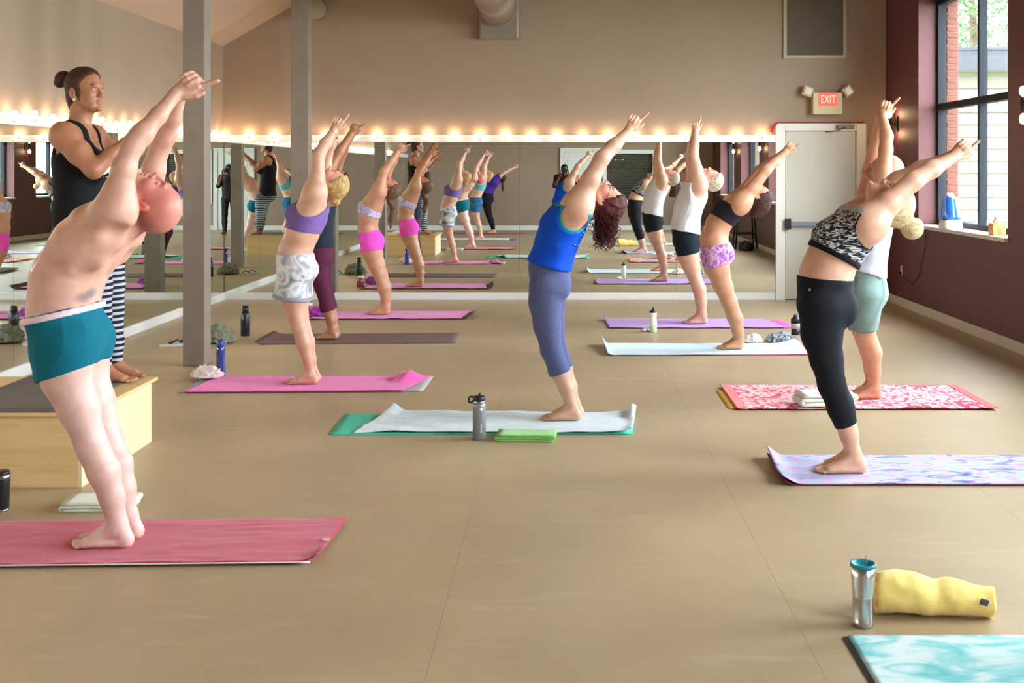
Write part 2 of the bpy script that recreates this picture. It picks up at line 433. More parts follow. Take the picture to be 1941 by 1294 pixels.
dbox('bar_end', (bx(1611), YB - 0.095, bz(432)), (bx(1620), YB - 0.02, bz(417)), M_dark, dr, 0.006)
M_bronze = mat('closer_bronze', srgb(110, 98, 84), 0.45, 0.5, var=0)
dbox('door_closer', (bx(1584), YB - 0.1, bz(245)), (bx(1616), YB - 0.046, bz(237)), M_bronze, dr, 0.006)
tube('closer_arm', [(bx(1600) - bx(1555), -0.09, bz(241)), (bx(1580) - bx(1555), -0.2, bz(249)), (bx(1565) - bx(1555), -0.03, bz(250))], 0.008, M_bronze, dr)
M_red = mat('red_ribbon', srgb(176, 52, 52), 0.7, var=0.1)
rb = tube('red_cord', [wpt(1461, 250, YB - 0.06), wpt(1464, 243, YB - 0.06), wpt(1471, 234.5, YB - 0.06), wpt(1475, 232.4, YB - 0.05), wpt(1560, 232, YB - 0.03), wpt(1636, 232, YB - 0.03)], [0.02, 0.018, 0.014, 0.008, 0.006, 0.006], M_red)
tag(rb, 'red ribbon lying along the top of the door casing', 'ribbon')

# ---------------------------------------------------------------- exit sign
ex = empty('exit_sign', (bx(1565), YB, bz(197)), 'cream emergency exit sign with red letters over the door', 'exit sign')
M_sign = mat('sign_cream', srgb(206, 190, 152), 0.5, var=0.02)
hw, hh = 27.5 / s157, 20.5 / s157
box('housing', (-hw, -0.12, -hh), (hw, -0.001, hh), M_sign, ex, bev=0.006)
M_exit = mat('exit_red', srgb(250, 190, 170), 0.5, var=0, emit=(1.0, 0.42, 0.32), estr=0.35)
fc = box('face_panel', (-0.11, -0.124, -0.028), (0.115, -0.1195, 0.125), mat('exit_panel', srgb(214, 60, 44), 0.5, var=0, emit=(1.0, 0.12, 0.07), estr=0.3), ex, bev=0.002)
cu = bpy.data.curves.new('exit_text', 'FONT'); cu.body = 'EXIT'; cu.size = 0.135; cu.align_x = 'CENTER'; cu.align_y = 'CENTER'; cu.extrude = 0.003
to = bpy.data.objects.new('exit_text', cu); COL.objects.link(to)
dg = bpy.context.evaluated_depsgraph_get(); me = bpy.data.meshes.new_from_object(to.evaluated_get(dg)); bpy.data.objects.remove(to)
t = link_mesh('exit_letters', me, M_exit, ex, (0.003, -0.126, 0.045)); t.rotation_euler = (math.pi / 2, 0, 0); t.scale = (0.66, 1, 1)
M_lens = mat('lamp_lens', srgb(214, 208, 196), 0.2, var=0.05)
for (px, py, an) in ((1528, 174, 0.35), (1603.5, 173, -0.62)):
    h = box('lamp_head', (-0.06, -0.07, -0.06), (0.06, 0.0, 0.06), M_sign, ex, loc=(bx(px) - bx(1565), -0.05, bz(py) - bz(197)), bev=0.014)
    h.rotation_euler = (0, an, 0)
    l = box('lamp_lens', (-0.045, -0.082, -0.045), (0.045, -0.07, 0.045), M_lens, h, bev=0.012)
    tube('lamp_neck', [(0, 0.0, 0), ((-1 if px > 1565 else 1) * 0.05, 0.02, -0.05)], 0.012, M_sign, h)

# ---------------------------------------------------------------- framed dark wall panel
pn = empty('wall_panel_vent', (bx(1544), YB, bz(111)), 'dark square vent panel in thin pale frame high on the back wall', 'vent panel')
pw_ = 59.5 / s157; zt = 0.95; fw = 6.0 / s157
M_pf = mat('panel_frame', srgb(176, 164, 150), 0.6, var=0.02)
box('panel', (-pw_ + fw, -0.012, fw), (pw_ - fw, -0.001, zt - fw), mat('panel_dark', srgb(96, 86, 74), 0.8, var=0.06, scale=40, bump=0.5, bscale=200), pn)
box('frame', (-pw_, -0.03, 0), (-pw_ + fw, -0.001, zt), M_pf, pn); box('frame', (pw_ - fw, -0.03, 0), (pw_, -0.001, zt), M_pf, pn)
box('frame', (-pw_ + fw, -0.029, 0), (pw_ - fw, -0.001, fw), M_pf, pn); box('frame', (-pw_ + fw, -0.029, zt - fw), (pw_ - fw, -0.001, zt), M_pf, pn)

# ---------------------------------------------------------------- ducts
M_duct = mat('duct_painted', srgb(146, 134, 120), 0.4, 0.3, var=0.05, scale=3)
du = empty('ceiling_duct', (-0.78, YB, 3.5), 'round galvanised duct running overhead into a square boot on the back wall', 'duct')
def ycyl(name, x, z, y0, y1, r, m, par, n=36):
    v, f = [], []
    for y in (y0, y1):
        for i in range(n):
            a = 2 * math.pi * i / n; v.append((x + r * math.cos(a), y, z + r * math.sin(a)))
    for i in range(n): f.append((i, (i + 1) % n, n + (i + 1) % n, n + i))
    f.append(tuple(range(n))); f.append(tuple(range(n, 2 * n)))
    o = from_py(name, v, f, m, par, smooth=True); return o
yy = YB - 0.2
while yy > YR + 1.0:
    y2 = max(yy - 1.5, YR + 0.8)
    ycyl('duct_section', 0, 0, y2 - YB, yy - YB - 0.03, 0.222, M_duct, du)
    ycyl('duct_collar', 0, 0, yy - YB - 0.045, yy - YB - 0.0, 0.229, M_duct, du)
    yy = y2
box('duct_boot', (-0.235, -0.2, -0.365), (0.235, -0.0005, 0.25), M_duct, du, bev=0.02)
vt = empty('round_vent', (-2.98, YB, 3.49), 'round taupe vent pipe high on the back wall beside the pillar', 'pipe')
ycyl('pipe', 0, 0, -0.32, -0.0005, 0.125, M_wall, vt); ycyl('pipe_rim', 0, 0, -0.33, -0.29, 0.132, M_wall, vt)

# ---------------------------------------------------------------- windows
def window(idx, y0, y1):
    w = empty('window_%d' % idx, (GX, (y0 + y1) / 2, WZ0), 'tall slate-framed window %s' % ['nearest the back wall', 'in the middle of the maroon wall', 'towards the rear of the maroon wall', 'in the rear corner of the maroon wall'][idx - 1], None, kind='structure')
    cy = (y0 + y1) / 2; hw_ = (y1 - y0) / 2; H_ = WZ1 - WZ0; zt_ = 2.25 - WZ0
    fr_ = 0.055
    for s in (-1, 1): box('frame', (-0.04, s * hw_ - (0 if s < 0 else fr_), 0), (0.04, s * hw_ + (fr_ if s < 0 else 0), H_), M_wframe, w)
    box('frame', (-0.04, -hw_ + fr_, 0), (0.04, hw_ - fr_, fr_), M_wframe, w); box('frame', (-0.04, -hw_ + fr_, H_ - fr_), (0.04, hw_ - fr_, H_), M_wframe, w)
    box('transom', (-0.05, -hw_ + fr_, zt_ - 0.035), (0.04, hw_ - fr_, zt_ + 0.035), M_wframe, w)
    mull = [0.0] if hw_ < 1.5 else [-hw_ / 3, hw_ / 3]
    if hw_ < 0.5: mull = []
    for m_ in mull:
        box('mullion', (-0.04, m_ - 0.03, fr_), (0.04, m_ + 0.03, zt_ - 0.035), M_wframe, w); box('mullion', (-0.04, m_ - 0.03, zt_ + 0.035), (0.04, m_ + 0.03, H_ - fr_), M_wframe, w)
    e = [-hw_ + fr_ / 2] + mull + [hw_ - fr_ / 2]
    for i in range(len(e) - 1):
        for (a, b) in ((fr_ / 2, zt_), (zt_, H_ - fr_ / 2)):
            box('pane', (-0.004, e[i], a), (0.004, e[i + 1], b), M_glass, w)
    box('sill', (XR - 0.03 - GX, -hw_ + 0.002, -0.039), (-0.041, hw_ - 0.002, -0.001), mat('sill_cream', srgb(206, 200, 186), 0.5, var=0.02), w, bev=0.004)
for i, (a, b) in enumerate(WINS): window(i + 1, a, b)

# sconces on the piers
M_filament = mat('sconce_bulb', (1, .8, .5), 0.3, var=0, emit=(1.0, 0.66, 0.34), estr=14)
def sconce(y, label):
    s = empty('wall_sconce', (XR, y, 2.1), label, 'sconce', 'wall sconces on the maroon wall')
    box('back_plate', (-0.02, -0.05, -0.09), (-0.0005, 0.05, 0.09), M_black, s, bev=0.006)
    tube('arm', [(-0.01, 0, 0), (-0.09, 0, 0)], 0.012, M_black, s)
    tube('socket', [(-0.09, 0, -0.07), (-0.09, 0, 0.07)], 0.026, M_black, s, n=12)
    for sg in (-1, 1):
        v = [(0.012, 0.0), (0.028, 0.02), (0.034, 0.05), (0.026, 0.075), (0.008, 0.088)]
        if sg < 0: v = [(r, -z) for r, z in v]
        lathe('bulb', v, M_filament, s, loc=(-0.09, 0, sg * 0.07), n=14)
sconce(10.02, 'black two-bulb sconce just past the nearest window'); sconce(5.7, 'black two-bulb sconce midway along the maroon wall')
sconce(2.05, 'black two-bulb sconce at the rear of the maroon wall'); sconce(14.15, 'black two-bulb sconce in the corner beside the exit door')
# outlet and cable
ou = empty('wall_outlet', (XR, 13.95, 0.41), 'cream wall outlet low on the maroon wall near the corner', 'outlet')
box('plate', (-0.008, -0.038, -0.06), (-0.0005, 0.038, 0.06), M_sign, ou, bev=0.003)
for s in (-1, 1): box('socket', (-0.012, -0.016, s * 0.026 - 0.015), (-0.008, 0.016, s * 0.026 + 0.015), M_cream, ou, bev=0.003)
box('plug', (-0.045, -0.016, -0.042), (-0.0125, 0.016, -0.012), M_black, ou, bev=0.005)
cb = tube('power_cable', [(XR - 0.02, 12.95, 0.95), (XR - 0.012, 13.0, 0.8), (XR - 0.01, 13.12, 0.6), (XR - 0.012, 13.25, 0.4), (XR - 0.014, 13.5, 0.29), (XR - 0.02, 13.8, 0.34), (XR - 0.04, 13.95, 0.38)], 0.004, M_black, n=6)
tag(cb, 'thin black cable hanging from the window sill to the outlet', 'cable')

# rear wall door and blinds window (seen in the mirror)
d2 = empty('door_2', (0.62, YR, 0), 'white panelled door in white casing on the rear wall', None, kind='structure')
box('door_leaf', (-0.42, 0.001, 0.01), (0.42, 0.03, 2.04), M_white, d2, bev=0.003)
for s in (-1, 1):
    box('casing', (s * 0.48 - 0.055, 0.0005, 0), (s * 0.48 + 0.055, 0.045, 2.15), M_white, d2, bev=0.005)
    for (za_, zb_) in ((0.2, 0.95), (1.1, 1.9)): box('door_panel', (s * 0.2 - 0.14, 0.03, za_), (s * 0.2 + 0.14, 0.036, zb_), M_white, d2, bev=0.003)
box('casing', (-0.425, 0.0005, 2.045), (0.425, 0.044, 2.15), M_white, d2, bev=0.005)
d2.location.x = 0.42
w5 = empty('window_5', ((xa + xb) / 2, YR, za), 'white-framed blinds window on the rear wall', None, kind='structure')
hw5 = (xb - xa) / 2; h5 = zb - za
for s in (-1, 1): box('casing', (s * hw5 - 0.05, 0.0005, -0.05), (s * hw5 + 0.05, 0.04, h5 + 0.05), M_white, w5, bev=0.004)
box('casing', (-hw5 + .051, 0.0005, h5 - 0.05), (hw5 - .051, 0.039, h5 + 0.05), M_white, w5); box('casing', (-hw5 + .051, 0.0005, -0.05), (hw5 - .051, 0.039, 0.05), M_white, w5)
box('pane', (-hw5, -0.21, 0), (hw5, -0.205, h5), M_glass, w5)
box('sky_block_back', (-hw5 - 0.3, -1.2, -0.3), (hw5 + 0.3, -1.1, h5 + 0.3), mat('sky_block_dark', srgb(90, 88, 80), 0.9), w5)  # added dark box behind the blinds, keeps the bright sky out of this window
box('sky_block_side', (-hw5 - 0.4, -1.2, -0.4), (-hw5 - 0.3, -0.251, h5 + 0.4), MATS['sky_block_dark'], w5); box('sky_block_side', (hw5 + 0.3, -1.2, -0.4), (hw5 + 0.4, -0.251, h5 + 0.4), MATS['sky_block_dark'], w5)
box('sky_block_side', (-hw5 - 0.3, -1.1, h5 + 0.3), (hw5 + 0.3, -0.251, h5 + 0.4), MATS['sky_block_dark'], w5); box('sky_block_side', (-hw5 - 0.3, -1.1, -0.4), (hw5 + 0.3, -0.251, -0.3), MATS['sky_block_dark'], w5)
M_slat = mat('blind_slat', srgb(120, 122, 112), 0.6, var=0.03)
zz = 0.08
while zz < h5 - 0.06:
    sl = box('slat', (-hw5 + 0.02, -0.025, -0.0015), (hw5 - 0.02, 0.025, 0.0015), M_slat, w5, loc=(0, -0.05, zz)); sl.rotation_euler = (0.5, 0, 0)
    zz += 0.045

# ---------------------------------------------------------------- outside
M_side = mat('siding_pale', srgb(120, 122, 104), 0.7, var=0.03, scale=4)
sb = empty('neighbour_house', (8.0, 17.0, -0.5), 'pale clapboard house outside the window', 'building')
z = 0.0; k = 0
SPC = 0.169
pl = None
while z < 3.4:
    v = [(-3.4, -0.05, 0), (4.5, -0.05, 0), (4.5, 0.0, SPC + 0.012), (-3.4, 0.0, SPC + 0.012), (-3.4, 0.02, 0), (4.5, 0.02, 0), (4.5, 0.02, SPC + 0.012), (-3.4, 0.02, SPC + 0.012)]
    if pl is None:
        pl = from_py('clapboard', v, [(0, 1, 2, 3), (4, 7, 6, 5), (0, 4, 5, 1), (3, 2, 6, 7), (0, 3, 7, 4), (1, 5, 6, 2)], M_side, sb, smooth=False)
    else:
        o = pl.copy(); COL.objects.link(o); o.location = (0, 0, z)
    z += SPC
box('house_core', (-3.4, 0.021, 0), (4.5, 3.0, 3.5), M_side, sb)
M_fas = mat('fascia_slate', srgb(48, 52, 60), 0.6, var=0.05)
box('fascia', (-3.6, -0.3, 3.44), (4.7, -0.26, 3.72), M_fas, sb); box('soffit', (-3.6, -0.26, 3.44), (4.7, 0.1, 3.47), M_side, sb)
v = [(-3.6, -0.32, 3.72), (4.7, -0.32, 3.72), (4.7, 3.2, 3.85), (-3.6, 3.2, 3.85), (-3.6, -0.32, 3.76), (4.7, -0.32, 3.76), (4.7, 3.2, 3.9), (-3.6, 3.2, 3.9)]
from_py('roof', v, [(0, 3, 2, 1), (4, 5, 6, 7), (0, 1, 5, 4), (1, 2, 6, 5), (2, 3, 7, 6), (3, 0, 4, 7)], M_fas, sb, smooth=False)
gr = box('ground_outside', (XR + 0.45, -12, -0.6), (40, 60, -0.5), mat('lawn', srgb(120, 130, 92), 0.95, var=0.15)); tag(gr, 'grassy ground outside the windows', None, kind='structure')
M_leaf = mat('leaf_green', srgb(66, 104, 46), 0.6, var=0.4, scale=3)
M_trunk = mat('bark', srgb(96, 80, 64), 0.9, var=0.2)
def tree(x, y, h, cr, seed, label, n=11000):
    t = empty('tree', (x, y, -0.5), label, 'tree', 'trees outside')
    rr = random.Random(seed)
    tube('trunk', [(0, 0, 0), (0.1, 0.05, h * 0.4), (-0.05, 0.1, h * 0.75)], [0.22, 0.16, 0.06], M_trunk, t)
    blobs = [(rr.gauss(0, cr * .5), rr.gauss(0, cr * .5), h * rr.uniform(.45, .95), rr.uniform(.5, .9) * cr * .55) for _ in range(22)]
    v, f = [], []
    for i in range(n):
        b = rr.choice(blobs)
        d = Vector((rr.gauss(0, 1), rr.gauss(0, 1), rr.gauss(0, 1))).normalized() * b[3] * rr.uniform(.5, 1.0)
        p = Vector(b[:3]) + d
        a = Vector((rr.gauss(0, 1), rr.gauss(0, 1), rr.gauss(0, 1))).normalized(); c = a.orthogonal().normalized()
        s = rr.uniform(.05, .1); k = len(v)
        v += [p - a * s, p + c * s * .45, p + a * s, p - c * s * .45]; f.append((k, k + 1, k + 2, k + 3))
    me = bpy.data.meshes.new('foliage'); me.from_pydata([tuple(q) for q in v], [], f)
    fo = link_mesh('foliage', me, M_leaf, t); fo['kind'] = 'stuff'
tree(8.3, 24.5, 7.5, 2.6, 1, 'leafy green tree behind the clapboard house, nearer the window frame')
tree(17.0, 32, 7.5, 2.6, 2, 'leafy green tree behind the clapboard house, further off')
# ================================================================== OBJECTS
FEET = [(195, 5.05), (573, 8.85), (717, 13.08), (1066, 7.58), (1319, 12.3), (1386, 10.56), (1592, 6.27), (1640, 8.29)]
FEET = [((px - CX) * Y / F_PX, Y) for px, Y in FEET] + [(-1.95, 1.87), (2.0, 3.74)]
FEETZ = 0.0122
# ---------------------------------------------------------------- riser box
M_ply = pattern('birch_ply', [(0.25, srgb(206, 168, 112)), (0.55, srgb(224, 190, 136)), (0.8, srgb(214, 178, 122))], 'noise', 3.0, (0.6, 1, 7), 0.5, 0.6, 5)
M_edge = mat('ply_edge', srgb(206, 176, 128), 0.6, var=0.06, scale=40)
BX0, BX1, BY0, BY1, BZ = -3.62, -2.375, 5.97, 6.98, 0.372
rb_ = empty('riser_box', ((BX0 + BX1) / 2, (BY0 + BY1) / 2, 0), 'low birch plywood riser box the instructor stands on', 'platform')
cx_, cy_ = (BX0 + BX1) / 2, (BY0 + BY1) / 2; hx_, hy_ = (BX1 - BX0) / 2, (BY1 - BY0) / 2
box('front_panel', (-hx_, -hy_, 0), (hx_ - 0.022, -hy_ + 0.018, BZ - 0.02), M_ply, rb_, bev=0.0015); box('back_panel', (-hx_, hy_ - 0.018, 0), (hx_ - 0.022, hy_, BZ - 0.02), M_ply, rb_, bev=0.0015)
box('side_panel', (hx_ - 0.0215, -hy_, 0), (hx_, hy_, BZ - 0.02), mat('ply_side', srgb(226, 206, 164), 0.5, var=0.04, scale=3), rb_, bev=0.0015); box('side_panel', (-hx_, -hy_ + 0.0185, 0), (-hx_ + 0.018, hy_ - 0.0185, BZ - 0.02), M_ply, rb_, bev=0.0015)
box('top_board', (-hx_ - 0.02, -hy_ - 0.02, BZ - 0.0195), (hx_ + 0.03, hy_ + 0.02, BZ), M_ply, rb_, bev=0.002)

def mat_slab(corners, label, m, th=0.005, z0=0.0003, name='yoga_mat', group='yoga mats on the floor', curl=None):
    def zf(u, v):
        z = z0 + 0.0012 * (nz(u * 5, v * 3, label.__len__() * 0.37) + 1) * 0.5
        if curl: z += curl(u, v)
        return z
    o = sheet(name, corners, zf, th, m, nx=36, ny=10)
    return tag(o, label, 'yoga mat', group)
def towel(corners, label, m, amp=0.006, freq=7.0, seed=0.0, th=0.004, z0=0.0075, curl=None, edge=None, nx=90, ny=30, group='towels spread over the mats', name='mat_towel'):
    def zf(u, v):
        w = 0.5 * (1 + nz(u * freq + seed, v * freq * 0.45, seed)) ; w2 = 0.5 * (1 + nz(u * freq * 1.1, v * freq * 1.9 + seed, 3.1 + seed))
        c_ = corners
        x_ = (c_[0][0] * (1 - u) + c_[1][0] * u) * (1 - v) + (c_[3][0] * (1 - u) + c_[2][0] * u) * v
        y_ = (c_[0][1] * (1 - u) + c_[1][1] * u) * (1 - v) + (c_[3][1] * (1 - u) + c_[2][1] * u) * v
        a_ = amp
        for fx, fy in FEET:                       # the cloth is pressed flat under the feet
            dd = max(abs(x_ - fx) / 0.2, abs(y_ - fy) / 0.16)
            if dd < 1.6: a_ = min(a_, amp * max(0.0, min(1.0, (dd - 0.9) / 0.7)))
        z = z0 + a_ * (w * w * 0.9 + 0.8 * w2 * w2)
        if curl: z += max(0.0, curl(u, v))
        return z
    o = sheet(name, corners, zf, th, m, nx=nx, ny=ny, edge=edge)
    return tag(o, label, 'towel', group)
def rub(name, c, var=0.06): return mat(name, c, 0.75, var=var, scale=8, bump=0.25, bscale=300)
def terry(name, c, var=0.06): return mat(name, c, 0.95, var=var, scale=20, bump=0.6, bscale=350, spec=0.15, sheen=0.3)
rect = lambda x0, x1, y0, y1: [(x0, y0), (x1, y0), (x1, y1), (x0, y1)]

# bald man's mat with crimson towel (front)
mat_slab([(-2.78, 4.79), (-1.03, 4.825), (-1.03, 5.35), (-2.8, 5.33)], 'purple yoga mat under the crimson towel', rub('mat_purple', srgb(150, 70, 160)))
M_crim = terry('towel_crimson', srgb(192, 38, 72))
def curl1(u, v): return 0.028 * max(0, (u - 0.955) / 0.045) ** 2 * max(0, 1 - v * 2.2) + 0.012 * max(0, (u - 0.9) / 0.1) * max(0, v - 0.7)
def edge1(u, v):
    uu = u - 0.012 * max(0, (u - 0.9) / 0.1) * (1 - v) ** 0.7 * 0.9
    return (uu, v)
TW1 = towel([(-2.80, 4.735), (-0.96, 4.80), (-0.965, 5.40), (-2.82, 5.345)], 'crimson towel with pale hem on the front mat under the bald man', M_crim, 0.009, 9, 1.3, curl=curl1, edge=edge1, nx=120, ny=36)
tg = box('towel_tag', (-0.014, -0.009, 0), (0.014, 0.009, 0.002), M_white, loc=gpt(618, 1022, 0.024)); tg.parent = TW1; tg['label'] = 'small white tag'
hem = tube('towel_hem', [(-2.80 + 1.84 * i / 40, 4.735 + 0.065 * i / 40 - 0.001, 0.0125) for i in range(40)] , 0.0035, M_white, n=6)
hem.parent = TW1; hem['label'] = 'pale stitched hem'
# woman in grey shorts
mat_slab([(-2.72, 8.52), (-1.0, 8.56), (-0.99, 9.17), (-2.70, 9.14)], 'pale grey yoga mat under the bright pink towel', rub('mat_grey', srgb(176, 174, 172)))
M_pink = terry('towel_pink', srgb(240, 84, 176))
def curl2(u, v): return 0.07 * math.exp(-((u - 0.93) / 0.03) ** 2 - ((v - 0.75) / 0.22) ** 2) + 0.05 * math.exp(-((u - 0.885) / 0.02) ** 2 - ((v - 0.8) / 0.2) ** 2)
towel([(-2.66, 8.49), (-1.14, 8.54), (-1.0, 9.13), (-2.62, 9.13)], 'bright pink towel on the mat under the woman in grey printed shorts', M_pink, 0.006, 7, 2.2, curl=curl2)
# maroon leggings
mat_slab([(-2.77, 10.86), (-0.985, 10.96), (-1.01, 11.62), (-2.77, 11.56)], 'bare dark plum yoga mat between the two pink ones', rub('mat_plum', srgb(110, 82, 82)), curl=lambda u, v: 0.03 * max(0, (0.05 - u) / 0.05) ** 2)
# pink shorts
mat_slab([(-2.70, 12.66), (-0.98, 12.70), (-0.93, 13.36), (-2.68, 13.34)], 'dark brown yoga mat under the rippled pink towel by the mirror', rub('mat_brown', srgb(92, 70, 66)), curl=lambda u, v: 0.05 * max(0, (u - 0.95) / 0.05) ** 2)
towel([(-2.66, 12.655), (-1.08, 12.69), (-1.02, 13.34), (-2.64, 13.33)], 'rippled orchid pink towel on the mat nearest the back mirror', terry('towel_orchid', srgb(226, 120, 196)), 0.012, 12, 4.4)
# blue tank
mat_slab([(-1.39, 7.16), (0.40, 7.17), (0.45, 7.75), (-1.40, 7.76)], 'turquoise green yoga mat showing at the end of the pale blue towel', rub('mat_teal', srgb(70, 196, 164)))
M_pale = terry('towel_paleblue', srgb(208, 224, 228))
def curl5(u, v): return 0.045 * math.exp(-((u - 0.015) / 0.03) ** 2) * max(0, v - 0.55) * 2.2 + 0.05 * math.exp(-((u - 0.985) / 0.015) ** 2 - ((v - .85) / 0.2) ** 2) + 0.015 * max(0, (u - .97) / .03)
def edge5(u, v): return (u + 0.02 * (v - 0.5) * max(0, 1 - u * 8), v)
towel([(-1.235, 7.17), (0.40, 7.16), (0.46, 7.76), (-1.13, 7.78)], 'wrinkled pale blue towel under the woman in the blue tank', M_pale, 0.022, 8, 5.5, curl=curl5, edge=edge5, nx=120, ny=40)
# white tank
mat_slab([(0.50, 11.99), (2.28, 12.0), (2.26, 12.63), (0.48, 12.62)], 'hot pink yoga mat peeking out from the lavender towel', rub('mat_hotpink', srgb(236, 92, 168)))
towel([(0.44, 11.96), (2.18, 11.98), (2.08, 12.66), (0.41, 12.68)], 'lavender towel under the person in the white tank', terry('towel_lavender', srgb(172, 128, 206)), 0.008, 7, 6.1, curl=lambda u, v: 0.04 * max(0, (0.03 - u) / 0.03) * max(0, v - .6) * 2.5 + 0.02 * math.exp(-((u - .82) / .05) ** 2 - ((v - .9) / .2) ** 2))
# purple printed shorts
mat_slab([(0.40, 10.24), (2.14, 10.22), (2.14, 10.86), (0.40, 10.86)], 'dark pink yoga mat under the ice blue towel', rub('mat_magenta', srgb(198, 70, 130)))
towel([(0.36, 10.2), (2.06, 10.24), (2.10, 10.88), (0.33, 10.88)], 'smooth ice blue towel under the woman in purple printed shorts', terry('towel_ice', srgb(194, 220, 230)), 0.004, 5, 7.7, curl=lambda u, v: 0.06 * max(0, (0.025 - u) / 0.025) * (0.3 + v) + 0.03 * math.exp(-((u - .97) / .05) ** 2) * v)
# man with green shorts: damask towel
mat_slab(rect(1.075, 2.7, 7.94, 8.58), 'yellow yoga mat showing at the end of the red patterned towel', rub('mat_yellow', srgb(250, 200, 70)))
def damask():
    m = pattern('towel_damask', [(0.0, srgb(206, 34, 78)), (0.455, srgb(212, 44, 86)), (0.475, srgb(236, 190, 196)), (0.56, srgb(240, 204, 206)), (0.575, srgb(216, 60, 96)), (0.62, srgb(216, 60, 96)), (0.64, srgb(240, 204, 206))], 'noise', 6.5, (1, 0.8, 1), 0.95, 2.6, 1.5)
    m.node_tree.nodes['Principled BSDF'].inputs['Sheen Weight'].default_value = 0.2
    return m
TW8 = towel([(1.13, 7.885), (2.81, 7.90), (2.81, 8.73), (1.135, 8.74)], 'red and white floral damask towel under the man in green shorts', damask(), 0.008, 6, 8.2)
bd = []
for (xa_, xb_, l) in ((1.12, 1.19, 'wide coral border at the toe end of the damask towel'), (2.755, 2.82, 'wide coral border at the far end of the damask towel')):
    o = towel(rect(xa_, xb_, 7.885, 8.735), l, terry('towel_coral', srgb(240, 110, 110)), 0.008, 6, 8.2, z0=0.0125, th=0.002, nx=6, ny=30, name='towel_border'); o.parent = TW8; o['label'] = 'coral border'; del o['category']; del o['group']
# tie-dye bra
def tiedye(name, cols, sc):
    return pattern(name, cols, 'noise', sc, (1, 2.2, 1), 0.85, 2.2, 3)
M_td = tiedye('mat_tiedye', [(0.28, srgb(96, 92, 166)), (0.40, srgb(140, 150, 206)), (0.48, srgb(206, 176, 206)), (0.56, srgb(150, 188, 214)), (0.66, srgb(214, 150, 186)), (0.8, srgb(186, 172, 206))], 4.0)
mat_slab([(1.08, 6.005), (2.93, 6.0), (2.95, 6.60), (1.10, 6.60)], 'maroon yoga mat under the pastel tie-dye towel', rub('mat_maroon', srgb(120, 40, 66)), curl=lambda u, v: 0.02 * max(0, (0.03 - u) / 0.03) ** 2)
towel([(1.075, 6.0), (2.94, 5.995), (2.95, 6.605), (1.095, 6.605)], 'pastel tie-dye towel under the woman with the blonde bun', M_td, 0.006, 5, 9.9, curl=lambda u, v: 0.055 * max(0, (0.05 - u) / 0.05) ** 1.4 * (0.5 + 0.9 * abs(v - .35)))
# turquoise front-right
M_tq = pattern('mat_turquoise', [(0.3, srgb(112, 192, 198)), (0.46, srgb(156, 212, 214)), (0.56, srgb(206, 226, 226)), (0.8, srgb(218, 228, 228))], 'noise', 4.0, (1, 1.8, 1), 0.9, 1.5, 4)
mat_slab([(0.93, 3.41), (2.78, 3.41), (2.78, 4.05), (0.93, 4.05)], 'dark grey yoga mat under the turquoise tie-dye towel in front', rub('mat_slate', srgb(74, 84, 92)))
towel([(0.94, 3.40), (2.80, 3.41), (2.80, 4.045), (0.945, 4.045)], 'turquoise and white tie-dye towel at the front right corner', M_tq, 0.004, 4, 3.3)
# mats only seen in the mirror
mat_slab(rect(-2.85, -1.05, 1.55, 2.18), 'violet yoga mat beyond the crimson one, seen only in the mirror', rub('mat_violet', srgb(140, 96, 168)))
towel(rect(-2.83, -1.25, 1.54, 2.18), 'white towel on the violet mat, seen only in the mirror', terry('towel_white', srgb(232, 232, 230)), 0.006, 5, 1.9, nx=40, ny=16)
mat_slab(rect(-2.75, -0.95, -0.9, -0.28), 'rose pink yoga mat by the rear wall, seen only in the mirror', rub('mat_rose', srgb(190, 80, 112)))
# mat on the riser
ms = sheet('yoga_mat', [(-3.08, 5.955), (-2.46, 5.955), (-2.46, 6.995), (-3.08, 6.995)], lambda u, v: BZ + 0.0004, 0.005, rub('mat_charcoal', srgb(92, 84, 78)), nx=6, ny=10)
tag(ms, 'charcoal yoga mat laid across the plywood riser', 'yoga mat', 'yoga mats on the floor')

